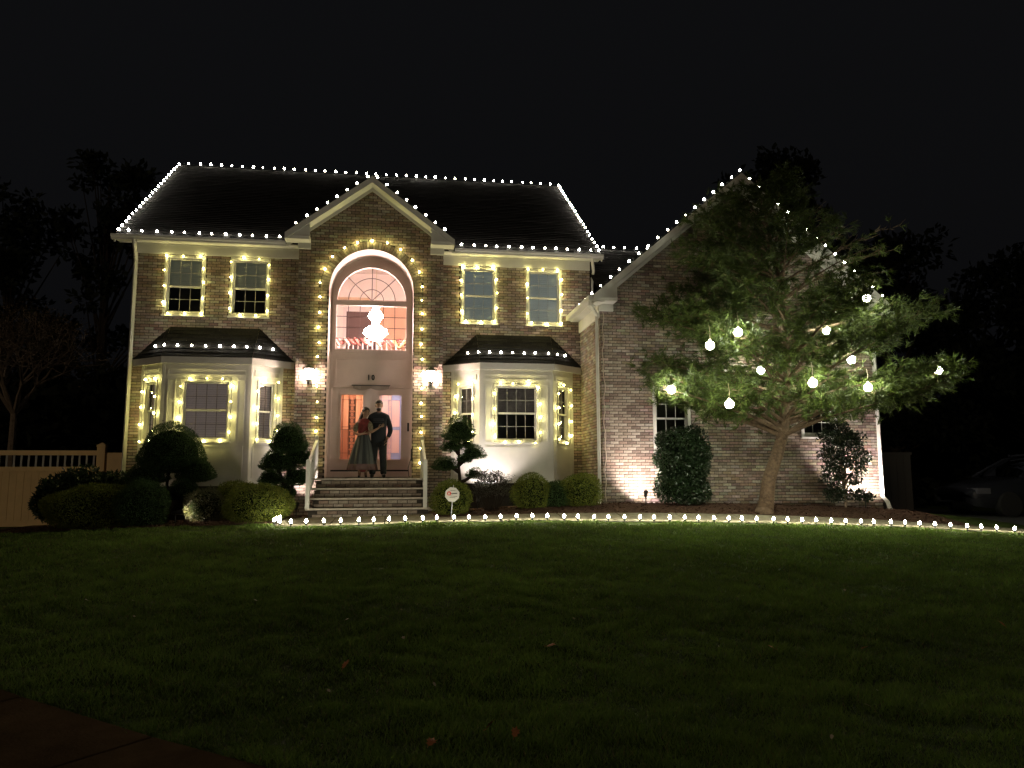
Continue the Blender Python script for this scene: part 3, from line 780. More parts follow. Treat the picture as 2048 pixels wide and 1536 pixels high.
for k in range(40):
    a, b_, c, d = oo[k], oo[k+1], ii[k+1], ii[k]
    t.hexa([fi.p(*q, -.05) for q in (a, b_, c, d)]+[fi.p(*q, .035) for q in (a, b_, c, d)])
t.fbox(fi, AC-FR_-.06, AC+FR_+.06, 4.945, 5.075, -.05, .042)
t.fbox(fi, AC-FR_-.06, AC-FR_+.02, 3.80, 4.945, -.05, .035); t.fbox(fi, AC+FR_-.02, AC+FR_+.06, 3.80, 4.945, -.05, .035)
t.fbox(fi, AC-FR_+.02, AC+FR_-.02, 3.80, 3.875, -.05, .033)
FAN = Hb(t, 'arched_window', 'door_lit_pink')
t = MB()
for a in (R(45), R(90), R(135)):
    P_ = [fi.p(AC, FC, -.01), fi.p(AC+(FR_-.03)*math.cos(a), FC+(FR_-.03)*math.sin(a), -.01)]; t.tube(P_, .009, 4)
for r in (.28, .555):
    t.tube([fi.p(AC+r*math.cos(math.pi*i/24), FC+r*math.sin(math.pi*i/24), -.01) for i in range(25)], .008, 4)
u0, u1, v0, v1 = AC-FR_+.02, AC+FR_-.02, 3.875, 4.945
for i in range(1, 6): t.fbox(fi, u0+(u1-u0)*i/6-.007, u0+(u1-u0)*i/6+.007, v0, v1, -.018, -.002)
for j in range(1, 4): t.fbox(fi, u0, u1, v0+(v1-v0)*j/4-.007, v0+(v1-v0)*j/4+.007, -.017, -.003)
Hb(t, 'muntin_grid', 'dark_door', FAN)
for a0, a1 in ((0, 45), (45, 90), (90, 135), (135, 180)):
    t = MB(); t.poly([fi.p(AC, FC, -.022)]+[fi.p(AC+FR_*math.cos(R(a0+(a1-a0)*i/10)), FC+FR_*math.sin(R(a0+(a1-a0)*i/10)), -.022) for i in range(11)]); Hb(t, 'pane', 'foyer_pane', FAN)
for i in range(6):
    for j in range(4):
        t = MB(); a, b_ = u0+(u1-u0)*i/6, u0+(u1-u0)*(i+1)/6; c, d = v0+(v1-v0)*j/4, v0+(v1-v0)*(j+1)/4
        t.quad(*[fi.p(u, v, -.022) for u, v in ((a, c), (b_, c), (b_, d), (a, d))]); Hb(t, 'pane', 'foyer_pane', FAN)
t = MB(); t.frame(fi, 4.66, 6.38, 3.02, 3.66, .035, -.004, .02); Hb(t, 'panel_moulding', 'door_lit_pink', ENT)
# house number
for s_, uu in (('1', 5.452), ('0', 5.555)):
    cu = bpy.data.curves.new('n', 'FONT'); cu.body = s_; cu.size = .17; cu.extrude = .008; cu.offset = .007; cu.align_x = 'CENTER'
    tmp = bpy.data.objects.new('n', cu); COL.objects.link(tmp); dg = bpy.context.evaluated_depsgraph_get()
    me = bpy.data.meshes.new_from_object(tmp.evaluated_get(dg)); bpy.data.objects.remove(tmp)
    me.transform(Matrix.Translation(fi.p(uu, 3.15, .012)-base) @ Matrix.Rotation(R(90), 4, 'X') @ Matrix.Diagonal((.85, 1, 1, 1)))
    me.materials.clear(); me.materials.append(MATS['black_metal'])
    o = bpy.data.objects.new('house_number', me); COL.objects.link(o); o.parent = HX; o['label'] = 'black house number digit ' + s_
# doors
def door(u0, u1, gu0, gu1, left):
    t = MB(); v0, v1, g0, g1 = .985, 2.95, 1.263, 2.795; N0, N1 = -.06, -.015
    t.fbox(fi, u0, gu0, v0, v1, N0, N1); t.fbox(fi, gu1, u1, v0, v1, N0, N1); t.fbox(fi, gu0, gu1, v0, g0, N0, N1); t.fbox(fi, gu0, gu1, g1, v1, N0, N1)
    D = Hb(t, 'front_door', 'door_lit_pink')
    t = MB(); t.frame(fi, gu0-.035, gu1+.035, g0-.035, g1+.035, .04, N1, N1+.018); Hb(t, 'glass_bead', 'door_lit_pink', D)
    W_ = gu1-gu0
    cols = [0, .10, .36, .66, .90, 1] if left else [0, .10, .42, .56, .93, 1]
    mats = ['door_brown', 'door_orange', 'door_brown', 'door_orange', 'door_orange'] if left else ['door_pink', 'door_pink', 'door_pink', 'door_blue', 'door_blue']
    rows = [0, .10, .46, .50, .92, 1]
    cm = MB()
    for i in range(5):
        a, b_ = gu0+W_*cols[i], gu0+W_*cols[i+1]
        for j in range(5):
            c, d = g0+(g1-g0)*rows[j], g0+(g1-g0)*rows[j+1]
            mm = mats[i]
            if not left and i == 3 and j in (1, 3): mm = 'door_pink'
            if left and (j == 0 or (j == 1 and i < 3)): mm = 'door_brown'
            t = MB(); t.quad(*[fi.p(u, v, -.035) for u, v in ((a, c), (b_, c), (b_, d), (a, d))]); Hb(t, 'glass_piece', mm, D)
    for k in cols[1:-1]: cm.fbox(fi, gu0+W_*k-.006, gu0+W_*k+.006, g0, g1, -.042, -.028)
    for k in rows[1:-1]: cm.fbox(fi, gu0, gu1, g0+(g1-g0)*k-.005, g0+(g1-g0)*k+.005, -.041, -.029)
    # ornaments down the middle column
    cc = (cols[2]+cols[3])/2*W_+gu0; hw = W_*(cols[3]-cols[2])*.28
    for q in range(9):
        z = g0+.16+q*.15
        cm.tube([fi.p(cc+hw*math.cos(x), z+.055*math.sin(x), -.032) for x in [6.2832*i/10 for i in range(11)]], .006 if left else .003, 4, cap=False)
        if left: cm.fbox(fi, cc-hw*1.5, cc-hw*.95, z-.06, z+.06, -.040, -.031); cm.fbox(fi, cc+hw*.95, cc+hw*1.5, z-.06, z+.06, -.040, -.031)
    Hb(cm, 'lead_came', 'came' if left else 'came_blue', D)
    hx = u1-.07 if left else u0+.07
    t = MB(); t.lathe([(.0, 0), (.026, .0), (.026, .008), (.012, .012), (.012, .04), (.028, .05), (.030, .065), (.018, .08), (0, .082)], 12, fi.p(hx, 1.86, N1), Matrix.Rotation(R(90), 3, 'X')); Hb(t, 'door_knob', 'brass', D, smooth=True)
    t = MB(); t.fbox(fi, u0+.01, u1-.01, .985, 1.02, N1, N1+.012); Hb(t, 'weather_strip', 'black_plastic', D)
door(4.605, 5.517, 4.82, 5.335, True); door(5.523, 6.435, 5.705, 6.235, False)
t = MB(); t.fbox(fi, 5.500, 5.540, 1.0, 2.95, -.015, .004); Hb(t, 'astragal', 'door_lit_pink', ENT)
t = MB(); t.box(4.507, 6.479, YI-.16, YI-.03, .818, .86); Hb(t, 'threshold', 'stone_tread', ENT)

# ---- foyer behind the entrance (parts of the house)
FX0, FX1, FY0, FY1, FZ0, FZ1 = 3.95, 7.05, .295, 4.6, .80, 7.05
t = MB(); t.quad((FX0, FY1, FZ0), (FX1, FY1, FZ0), (FX1, FY1, FZ1), (FX0, FY1, FZ1))
FOY = Hb(t, 'foyer', 'pink_wall')
t = MB(); t.quad((FX1, FY0, FZ0), (FX1, FY1, FZ0), (FX1, FY1, FZ1), (FX1, FY0, FZ1)); Hb(t, 'side_wall', 'orange_wall', FOY)
t = MB(); t.quad((FX0, FY0, FZ0), (FX0, FY1, FZ0), (FX0, FY1, FZ1), (FX0, FY0, FZ1)); Hb(t, 'side_wall', 'orange_wall', FOY)
t = MB(); t.quad((FX0, FY0, FZ1), (FX1, FY0, FZ1), (FX1, FY1, FZ1), (FX0, FY1, FZ1)); Hb(t, 'foyer_ceiling', 'pink_wall', FOY)
t = MB(); t.quad((FX0, FY0, FZ0), (FX1, FY0, FZ0), (FX1, FY1, FZ0), (FX0, FY1, FZ0)); Hb(t, 'foyer_floor', 'interior_floor', FOY)
t = MB()   # inner face of the front wall around the glazing
for q in ((FX0, AC-AR, FZ0, FZ1), (AC+AR, FX1, FZ0, FZ1), (AC-AR, AC+AR, 6.33, FZ1)):
    t.quad((q[0], FY0, q[2]), (q[1], FY0, q[2]), (q[1], FY0, q[3]), (q[0], FY0, q[3]))
Hb(t, 'front_inner_wall', 'pink_wall', FOY)
t = MB(); t.box(FX0, FX1, 2.75, FY1, 3.55, 3.75); Hb(t, 'landing', 'interior_white', FOY)
# doorway on the landing with white casing
fb = Fr((0, FY1, 0), (1, 0, 0), (0, -1, 0))
t = MB(); t.fbox(fb, 4.52, 4.62, 3.75, 5.86, 0, .04); t.fbox(fb, 5.5, 5.6, 3.75, 5.86, 0, .04); t.fbox(fb, 4.52, 5.6, 5.86, 5.98, 0, .045); Hb(t, 'door_casing', 'interior_white', FOY)
t = MB(); t.fbox(fb, 4.62, 5.5, 3.75, 5.86, .002, .012); Hb(t, 'dark_doorway', 'dark_door', FOY)
t = MB(); t.fbox(fb, 5.62, 7.04, 3.75, 6.15, .002, .012); Hb(t, 'accent_wall', 'accent_orange', FOY)
t = MB(); t.fbox(fb, 3.96, 5.3, 6.05, 6.30, 0, .01); Hb(t, 'soffit_band', 'orange_wall', FOY)
# railing with balusters
t = MB(); t.box(FX0, FX1, 2.70, 2.77, 4.62, 4.68); t.box(FX0, FX1, 2.71, 2.76, 3.80, 3.84); Hb(t, 'landing_rail', 'interior_white', FOY)
for i in range(24):
    x = FX0+.07+i*.13; t = MB(); t.box(x-.014, x+.014, 2.72, 2.75, 3.84, 4.62); Hb(t, 'baluster', 'interior_white', FOY)
# garlands and swags on the rail
gar = thing('garland', (5.5, 2.7, 4.5), 'red and cream garland wound along the landing rail behind the arched window', 'garland')
t = MB(); P_ = [(FX0+.05+i*.05, 2.66+.05*math.cos(i*.9), 4.60+.06*math.sin(i*.9)) for i in range(60)]; t.tube(P_, .045, 6); t.build('garland_rope', 'garland_red', gar)
for i in range(7):
    t = MB(); x = 4.12+i*.28; t.tube([(x, 2.60, 4.68), (x+.06, 2.57, 4.60), (x+.16, 2.58, 4.46)], [.03, .045, .03], 6); t.build('swag', 'swag_cream' if i % 3 else 'garland_red', gar)
t = MB()
for i in range(3):
    x = 6.02+i*.34; t.tube([(x+.34*j/8, 2.58, 4.66-.20*math.sin(math.pi*j/8)) for j in range(9)], .05, 6)
t.build('swag', 'garland_gold', gar)
# curtain panels seen through the door glass
t = MB(); t.box(4.2, 5.5, 2.9, 2.95, .8, 3.5); Hb(t, 'hall_wall', 'orange_wall', FOY)
t = MB(); t.box(5.75, 7.0, 2.9, 2.95, .8, 3.5); Hb(t, 'hall_wall', 'pink_wall', FOY)

# ---- chandelier
CHX, CHY, CHZ = 5.56, 1.25, 5.0
ch = thing('chandelier', (CHX, CHY, CHZ), 'bright white tiered crystal chandelier hanging behind the arched window', 'chandelier')
t = MB(); t.tube([(CHX, CHY, 5.39), (CHX, CHY, FZ1)], .008, 6); t.build('chain', 'crystal_frame', ch)
t = MB(); t.lathe([(.0, 0), (.07, 0), (.06, .05), (.0, .06)], 12, (CHX, CHY, FZ1-.06)); t.build('ceiling_rose', 'crystal_frame', ch)
def tier(prof, nm):
    t = MB(); t.lathe(prof, 24, (CHX, CHY, 0)); return t.build(nm, 'chandelier', ch, smooth=True)
tier([(.02, 5.40), (.05, 5.36), (.085, 5.20), (.08, 5.12)], 'crown_tier')
tier([(.10, 5.15), (.14, 5.11), (.17, 5.06), (.15, 4.98), (.13, 4.92), (.10, 4.90)], 'upper_tier')
tier([(.10, 4.92), (.085, 4.82), (.10, 4.74), (.10, 4.70)], 'crystal_column')
tier([(.13, 4.76), (.20, 4.71), (.285, 4.66), (.29, 4.60), (.25, 4.50), (.15, 4.42), (.08, 4.375), (.0, 4.36)], 'crystal_bowl')
dm = MB(); dm.lathe([(0, -.03), (.012, -.012), (.014, 0), (.006, .02), (0, .03)], 6); dme = dm.mesh('crystal_drop', 'chandelier')
for rr, zz, nn in ((.298, 4.60, 26), (.178, 5.03, 18), (.09, 5.17, 10)):
    for i in range(nn):
        a = 6.2832*i/nn; inst('crystal_drop', dme, ch, (rr*math.cos(a), rr*math.sin(a), zz-CHZ-.03))

# ---- porch and front steps
ST = thing('front_steps', (5.56, -2.0, 0), 'brick front steps with pale stone treads below the double doors', 'steps')
X0, X1 = 4.37, 6.77
t = MB(); t.box(X0+.05, X1-.05, -1.50, YP+.0, -.1, .76); t.box(X0+.05, X1-.05, -1.79, -1.50, -.1, .555); t.box(X0+.05, X1-.05, -2.08, -1.79, -.1, .35); t.box(X0-.02, X1+.02, -2.36, -2.08, -.1, .145)
t.build('core', 'mortar', ST)
for z, ya, yb in ((.816, -1.545, YP-.012), (.61, -1.83, -1.505), (.405, -2.12, -1.795), (.20, -2.40, -2.085)):
    t = MB(); t.box(X0-.02 if z > .3 else X0-.08, X1+.02 if z > .3 else X1+.06, ya, yb, z-.038, z); o = t.build('tread', 'stone_tread', ST); md = o.modifiers.new('bevel', 'BEVEL'); md.width = .008; md.segments = 2
sb = [[], []]
SBM = []
for i in range(8):
    t = MB(); t.hexa(bk_pts(Vector((0, 0, 0)), Vector((1, 0, 0)), Vector((0, -1, 0)), BL-JT, .063, .008), tuple(x*.8 for x in PAL[i])); SBM.append(t.mesh('brick', 'brick'))
for yr, z0 in ((-1.50, .615), (-1.79, .41), (-2.08, .205), (-2.36, .0)):
    for c in range(2):
        x = X0+.06+(BL*.5 if c else 0)
        while x+BL < X1-.02:
            inst('brick', random.choice(SBM), ST, Vector((x+BL/2, yr-.006, z0+.04+c*.074))-ST.location); x += BL
for sx, nn in ((X0+.05, -1), (X1-.05, 1)):   # brick cheeks
    for k in range(11):
        y0 = -1.5; z = .03+k*.07
        lim = -1.50 if z > .55 else (-1.79 if z > .35 else (-2.08 if z > .15 else -2.36))
        y = lim + (0.1 if k % 2 else 0)
        while y+.2 < YP:
            o = inst('brick', random.choice(SBM), ST, Vector((sx+nn*.004, y+.1, z))-ST.location, (0, 0, R(90)*nn)); y += BL
t = MB(); t.box(5.02, 5.98, -1.42, -.80, .818, .832); tag(t.build('door_mat', 'black_plastic'), 'dark door mat under the couple on the porch', 'mat')
def railing(x, nm):
    o = thing('handrail', (x, -1.5, .2), nm, 'handrail', None)
    pts = [(-2.34, .20, 1.12), (-.62, .816, 1.72)]
    for (y, z0, z1) in pts:
        t = MB(); t.box(x-.04, x+.04, y-.04, y+.04, z0, z1+.03); t.build('post', 'white_trim', o)
        t = MB(); t.lathe([(.055, 0), (.06, .02), (.03, .05), (0, .055)], 4, (x, y, z1+.03), Matrix.Rotation(R(45), 3, 'Z')); t.build('post_cap', 'white_trim', o)
    def bar(z_a, z_b, w, h, nm_):
        t = MB(); t.hexa([(x-w, -2.34, z_a), (x+w, -2.34, z_a), (x+w, -.62, z_b), (x-w, -.62, z_b), (x-w, -2.34, z_a+h), (x+w, -2.34, z_a+h), (x+w, -.62, z_b+h), (x-w, -.62, z_b+h)]); t.build(nm_, 'white_trim', o)
    bar(1.05, 1.66, .028, .055, 'top_rail'); bar(.40, 1.01, .02, .045, 'bottom_rail')
    for i in range(1, 13):
        f = i/13; y = -2.34+1.72*f; t = MB(); t.box(x-.011, x+.011, y-.011, y+.011, .44+.61*f, 1.06+.61*f); t.build('baluster', 'white_trim', o)
railing(4.33, 'white handrail with balusters beside the stepped round topiary left of the door'); railing(6.72, 'white handrail with balusters on the doorbell side of the steps')

# ---- wall lanterns
def lantern(x, label):
    z = 3.07; o = thing('wall_lantern', (x, YP, z), label, 'lantern', 'lanterns flanking the entrance')
    t = MB(); t.box(x-.05, x+.05, YP-.03, YP-.004, z-.10, z+.22); t.tube([(x, YP-.02, z+.10), (x, YP-.10, z+.34), (x, YP-.17, z+.36)], .012, 6); t.build('wall_bracket', 'black_metal', o)
    c = (x, YP-.17)
    t = MB(); t.lathe([(.0, z+.37), (.03, z+.35), (.135, z+.255), (.14, z+.24), (.0, z+.245)], 6, (c[0], c[1], 0)); t.build('roof_cap', 'black_metal', o)
    t = MB(); t.lathe([(.0, z-.002), (.065, z), (.095, z+.238), (.0, z+.24)], 6, (c[0], c[1], 0)); t.build('lamp_glass', 'lantern_glow', o)
    t = MB()
    for i in range(6):
        a = 6.2832*i/6; t.tube([(c[0]+.07*math.cos(a), c[1]+.07*math.sin(a), z), (c[0]+.101*math.cos(a), c[1]+.101*math.sin(a), z+.24)], .004, 4)
    t.lathe([(.0, z-.12), (.012, z-.11), (.02, z-.06), (.07, z-.02), (.085, z), (.0, z-.001)], 6, (c[0], c[1], 0)); t.build('cage', 'black_metal', o)
lantern(4.12, 'glowing hexagonal wall lantern on the brick beside the orange-lit door glass'); lantern(6.90, 'glowing hexagonal wall lantern on the brick above the doorbell')
# doorbell, toran rod over the door, cable box
t = MB(); t.fbox(fi, 6.375, 6.420, 1.93, 2.13, .002, .03); t.fbox(fi, 6.385, 6.41, 2.05, 2.11, .03, .034); tag(t.build('video_doorbell', 'black_plastic'), 'slim black video doorbell on the white door frame', 'doorbell')
tor = thing('door_valance', (5.5, YI, 2.98), 'dark rod with scalloped fabric valance above the double doors', 'valance')
t = MB(); t.tube([fi.p(5.06, 3.01, .05), fi.p(5.96, 3.01, .05)], .014, 6); t.build('rod', 'sign_dark', tor)
t = MB()
for i in range(40):
    a, b_ = 5.09+i*.021, 5.09+(i+1)*.021; h = lambda q: .06+.045*abs(math.sin((q-5.09)*7.5))
    t.quad(fi.p(a, 3.0, .052-.006*(i % 2)), fi.p(b_, 3.0, .052-.006*((i+1) % 2)), fi.p(b_, 3.0-h(b_), .05), fi.p(a, 3.0-h(a), .05))
t.build('scalloped_fabric', 'lace', tor)
t = MB(); t.box(6.46, 6.50, -.62, -.56, 1.22, 1.50); t.tube([(6.47, -.6, 1.3), (6.40, -.6, 1.05), (6.42, -.62, .86), (6.52, -.63, .83)], .008, 5); tag(t.build('power_box', 'black_plastic'), 'black outdoor power box with dangling cable beside the door', 'power box')

# ------------------------------------------------------------------ lights on strings
def bulb_mesh(m, r=.033, h=.10):
    t = MB(); t.lathe([(r*.45, 0), (r*.8, h*.14), (r, h*.36), (r*.85, h*.6), (r*.5, h*.85), (r*.12, h)], 10); return t.mesh('bulb', m, smooth=True)
for nm_, cl_, st_ in (('bulb_white', (1, .93, .78), 112), ('bulb_warm', (1, .88, .29), 118)):
    emitter(nm_+'_dim', (cl_[0], cl_[1]*.97, cl_[2]*.9), st_*.55); emitter(nm_+'_bright', cl_, st_*1.4)
BW, BWA, BP = bulb_mesh('bulb_white', .024, .054), bulb_mesh('bulb_warm', .0185, .045), bulb_mesh('bulb_path', .0245, .072)
BVAR = {BW: [BW, BW, bulb_mesh('bulb_white_dim', .022, .050), bulb_mesh('bulb_white_bright', .025, .056)], BWA: [BWA, BWA, bulb_mesh('bulb_warm_dim', .0175, .042), bulb_mesh('bulb_warm_bright', .0195, .046)]}
def resample(pts, sp, phase=.5, closed=False):
    pts = [Vector(p) for p in pts]
    if closed: pts = pts+[pts[0]]
    seg = [(b_-a).length for a, b_ in zip(pts[:-1], pts[1:])]; L_ = sum(seg); n = max(1, round(L_/sp)); out = []
    for i in range(n):
        d = (i+phase)*L_/n
        if sp < .4: d = min(L_-1e-4, max(0, d+random.gauss(0, .011)))
        for s, a, b_ in zip(seg, pts[:-1], pts[1:]):
            if d <= s: out.append(a.lerp(b_, d/s if s else 0)); break
            d -= s
    return out
def string(label, pts, sp, me, direction=(0, 0, 1), phase=.5, closed=False, jit=.12, cord='cord_green', cr=.005):
    P_ = resample(pts, sp, phase, closed); o = thing('string_lights', P_[0], label, 'string lights', 'light strings on the house')
    d0 = Vector(direction)
    c = MB(); cp = [Vector(p) for p in pts]
    if closed: cp.append(cp[0])
    c.tube(cp, cr, 4)
    for p in P_:
        d = (d0+Vector((random.gauss(0, jit), random.gauss(0, jit*.5), random.gauss(0, jit)))).normalized()
        q = d.to_track_quat('Z', 'Y'); M3 = q.to_matrix()
        c.lathe([(.011, -.004), (.013, .022)], 6, p, M3)
        inst('bulb', random.choice(BVAR[me]), o, p+d*.02-o.location, q.to_euler(), (random.uniform(.85, 1.15),)*3)
    c.build('cord', cord, o); return o
u = .035
string('white bulbs up the sloping roof end above the tan vinyl fence', [(RX0, -OV+.05, ZE+u), (RX0, YR, ZR+u)], .295, BW)
string('white bulbs along the ridge of the main roof', [(RX0+.1, YR, ZR+u), (RX1-.1, YR, ZR+u)], .305, BW)
string('white bulbs down the sloping roof end beside the pine-shaded wing', [(RX1, YR, ZR+u), (RX1, -OV+.05, ZE+u)], .295, BW)
string('white bulbs along the eave above the two half-drawn blind windows', [(RX0+.1, -OV+.07, ZE+.09), (PEL-.05, -OV+.07, ZE+.09)], .305, BW)
string('white bulbs along the eave above the two pale blue-grey windows', [(PER+.08, -OV+.07, ZE+.09), (RX1-.1, -OV+.07, ZE+.09)], .305, BW)
string('white bulbs over both slopes of the small gable above the arched entrance', [(PEL+.12, YRK+.04, GEZ+.09+u), (GAX, YRK+.04, GAZ+u), (PER-.12, YRK+.04, GEZ+.09+u)], .29, BW)
string('white bulbs over both slopes of the wide wing gable behind the pine', [(WEX+.05, YWR+.04, WEZ+.04+u), (WGX, YWR+.04, WGZ+u), (WER-.05, YWR+.04, WEZ+.04+u)], .305, BW)
string('white bulbs along the short side eave of the wing', [(WEX+.02, -.1, WEZ+u), (WEX+.02, YWR+.1, WEZ+u)], .30, BW)
string('white bulbs along the low connecting ridge between main roof and wing', [(XR+.3, CYR, CZ+u), (13.2, CYR, CZ+u)], .305, BW)
for i, (fac, spc, E_, T_, ze, zt) in enumerate(BAYI):
    ev = [Vector((*q, ze)) for q in E_]; tv = [Vector((*q, zt)) for q in T_]
    pts = [ev[0].lerp(tv[0], .24), ev[1].lerp(tv[0], .24), ev[2].lerp(tv[1], .24), ev[3].lerp(tv[1], .24)]
    pts = [pts[0].lerp(pts[1], .4)]+pts[1:3]+[pts[2].lerp(pts[3], .75)]
    string('white bulbs across the hipped roof of the bay with mauve curtains' if i == 0 else 'white bulbs across the hipped roof of the bay with dark glass', [p+Vector((0, 0, .04)) for p in pts], .30, BW)
WN = ['half-drawn blind window beside the corner downspout', 'half-drawn blind window next to the entrance gable', 'pale blue-grey window next to the entrance gable', 'pale blue-grey window nearest the wing']
for (a, b_), nm in zip(WINS, WN):
    string('warm yellow bulbs framing the '+nm, [ff.p(x, z, .04) for x, z in ((a+.02, WZ0+.03), (a+.02, WZ1-.03), (b_-.02, WZ1-.03), (b_-.02, WZ0+.03))], .37, BWA, (0, -1, -.1), closed=True, phase=random.random(), jit=.3, cr=.004)
BN = [['narrow side light facing the corner downspout in the mauve-curtained bay', 'wide centre window with mauve curtain', 'narrow side light facing the steps in the mauve-curtained bay'],
      ['narrow side light behind the tiered topiary in the dark bay', 'wide dark centre window of the bay', 'narrow side light facing the wing in the dark bay']]
for i, (fac, spc, *_r) in enumerate(BAYI):
    for k, (fr, L_) in enumerate(fac):
        a, b_ = spc[k]; z0, z1 = 1.66, 3.06
        string('warm yellow bulbs framing the '+BN[i][k], [fr.p(x, z, .035) for x, z in ((a-.01, z0), (a-.01, z1+.01), (b_+.01, z1+.01), (b_+.01, z0))], .37, BWA, fr.n, closed=True, phase=random.random(), jit=.3, cr=.004)
ra = AR+.205
string('warm yellow bulbs around the tall brick entrance arch', [fp.p(AC-ra, 1.0, .02)]+[fp.p(AC+ra*math.cos(math.pi-math.pi*i/28), AS+ra*math.sin(math.pi-math.pi*i/28), .02) for i in range(29)]+[fp.p(AC+ra, 1.0, .02)], .355, BWA, (0, -1, 0), jit=.25, cr=.004)

# path lights along the edge of the walk
PATH = [(3.98, -3.05), (3.88, -3.35), (3.90, -3.85), (4.1, -4.14), (4.5, -4.21), (5.75, -4.21), (6.85, -4.16), (8.5, -4.21), (10, -4.36), (12, -4.46), (14, -4.56), (16, -4.76), (17.3, -5.06), (18.4, -5.41), (18.9, -5.62)]
stk = MB(); stk.tube([(0, 0, -.07), (0, 0, .05)], [.004, .008], 6); stk.lathe([(.014, .03), (.022, .045), (.022, .075), (.016, .08)], 8); stm = stk.mesh('stake', 'black_plastic')
PP = resample([(x, y, 0) for x, y in PATH], .292)
for i, p in enumerate(PP):
    p.x += random.uniform(-.015, .015); p.y += random.uniform(-.02, .02); z = gzf(p.x, p.y)
    lab = 'bulb path light on a short black stake ' + ('clustered by the big rounded shrub' if p.x < 4.15 else 'edging the walk before the brick steps' if p.x < 6.85 else 'edging the walk before the dark bay' if p.x < 10.6 else 'edging the walk before the square holly' if p.x < 13.0 else 'edging the walk before the pine trunk' if p.x < 14.8 else 'edging the walk before the gappy holly' if p.x < 17.4 else 'edging the walk towards the driveway')
    o = thing('path_light', (p.x, p.y, z), lab, 'path light', 'bulb lights staked along the walk')
    rz = (random.gauss(0, .09), random.gauss(0, .09), 0)
    inst('stake', stm, o, (0, 0, 0), rz); inst('bulb', BP, o, (0, 0, .075), rz)
c = MB(); c.tube([(p.x, p.y+.03, gzf(p.x, p.y)+.012) for p in PP], .006, 4); tag(c.build('extension_cord', 'cord_green'), 'dark green cord running between the walkway lights', 'cord')
# a pale cord hanging down the wing corner
c = MB(); pts = []
for i in range(40):
    z = 4.58-4.3*i/39; pts.append((XW_+.05+.018*math.sin(i*1.3)+.012*math.sin(i*.5), YW-.035-.01*math.cos(i*.9), z))
c.tube(pts, .010, 5)
for i in (6, 12, 19, 26, 33): c.tube([(pts[i][0]-.03, pts[i][1], pts[i][2]+.09), (pts[i][0]-.035, pts[i][1]-.01, pts[i][2]-.02), pts[i]], .008, 5)
tag(c.build('hanging_cord', 'cord_pale'), 'pale looped cord hanging down the brick corner of the wing', 'cord')

# ground spotlights
def uplight(x, y, target, power, label, size=70, blend=.5, col=(1, .86, .80)):
    z = gzf(x, y)+.02; o = thing('ground_spotlight', (x, y, z), label, 'spotlight', 'spotlights in the planting beds')
    p0 = Vector((x, y, z+.20)); d = (Vector(target)-p0).normalized(); M3 = d.to_track_quat('Z', 'Y').to_matrix()
    t = MB(); t.tube([(x, y, z-.08), (x, y, z+.15)], .012, 6); t.tube([(x, y, z+.13), p0-d*.03], .016, 6); t.build('stake', 'black_metal', o)
    t = MB(); t.lathe([(.02, -.07), (.038, -.05), (.042, .06), (.05, .07), (.05, .10), (.044, .10), (.04, .072), (.0, .07)], 12, p0, M3); t.build('housing', 'black_metal', o)
    t = MB(); t.lathe([(.0, .074), (.038, .075), (.0, .078)], 12, p0, M3); t.build('lens', 'uplight_lens', o)
    ld = bpy.data.lights.new('spot_lamp', 'SPOT'); ld.energy = power; ld.spot_size = R(size); ld.spot_blend = blend; ld.color = col; ld.shadow_soft_size = .035
    lo = bpy.data.objects.new('spot_lamp', ld); COL.objects.link(lo); lo.parent = o; lo.location = p0+d*.11-o.location; lo.rotation_euler = d.to_track_quat('-Z', 'Y').to_euler()
uplight(1.84, -2.52, (2.55, -2.2, .22), 34, 'lit ground spotlight between the dark round shrubs aimed at the loose glowing shrub', 120, .5, (1, .86, .62))
uplight(3.32, -2.02, (2.95, -.4, 1.25), 110, 'ground spotlight hidden behind the big rounded shrub, dappling the bay panel', 75)
uplight(7.95, -1.25, (8.25, -.53, 1.6), 190, 'ground spotlight behind the tiered topiary washing the white bay panel', 95)
uplight(11.42, -2.62, (11.72, -1.89, 1.05), 230, 'small black ground spotlight on the mulch washing the brick beside the square holly', 135, .6)
uplight(16.62, -2.52, (16.98, -1.89, 1.35), 420, 'ground spotlight behind the gappy dark holly at the house corner', 140)
uplight(3.98, -1.15, (4.15, -.53, 1.2), 110, 'ground spotlight tucked behind the stepped topiary by the handrail', 90)

# ------------------------------------------------------------------ fences
fn = thing('vinyl_fence', (-.5, .3, -.3), 'tan vinyl fence with spindle top joining the house corner', 'fence')
fx = -.55; xs0 = -5.0
t = MB(); t.box(xs0, -.63, .275, .325, 1.37, 1.48); t.build('top_rail', 'fence', fn)
t = MB(); t.box(xs0, -.63, .275, .325, 1.0, 1.11); t.build('middle_rail', 'fence', fn)
t = MB(); t.box(xs0, -.63, .28, .32, -.22, -.10); t.build('bottom_rail', 'fence', fn)
k = 0; x = -.63
while x-.15 > xs0:
    t = MB(); t.box(x-.147, x, .29+.002*(k % 2), .31, -.13, 1.005); t.build('plank', 'fence', fn)
    t = MB(); t.box(x-.10, x-.062, .288, .312, 1.105, 1.375); t.build('spindle', 'fence_white', fn); x -= .1525; k += 1
t = MB(); t.box(-.63, -.46, .215, .385, -.3, 1.56); t.lathe([(.135, 1.56), (.135, 1.60), (.02, 1.66), (0, 1.66)], 4, (-.545, .3, 0), Matrix.Rotation(R(45), 3, 'Z')); t.build('post', 'fence', fn)
t = MB(); t.box(-.46, -.02, .28, .32, -.2, 1.43); t.build('filler_panel', 'fence', fn)
fr2 = thing('side_fence', (20, 2.6, -.3), 'dim vinyl fence in the dark beyond the wing corner', 'fence')
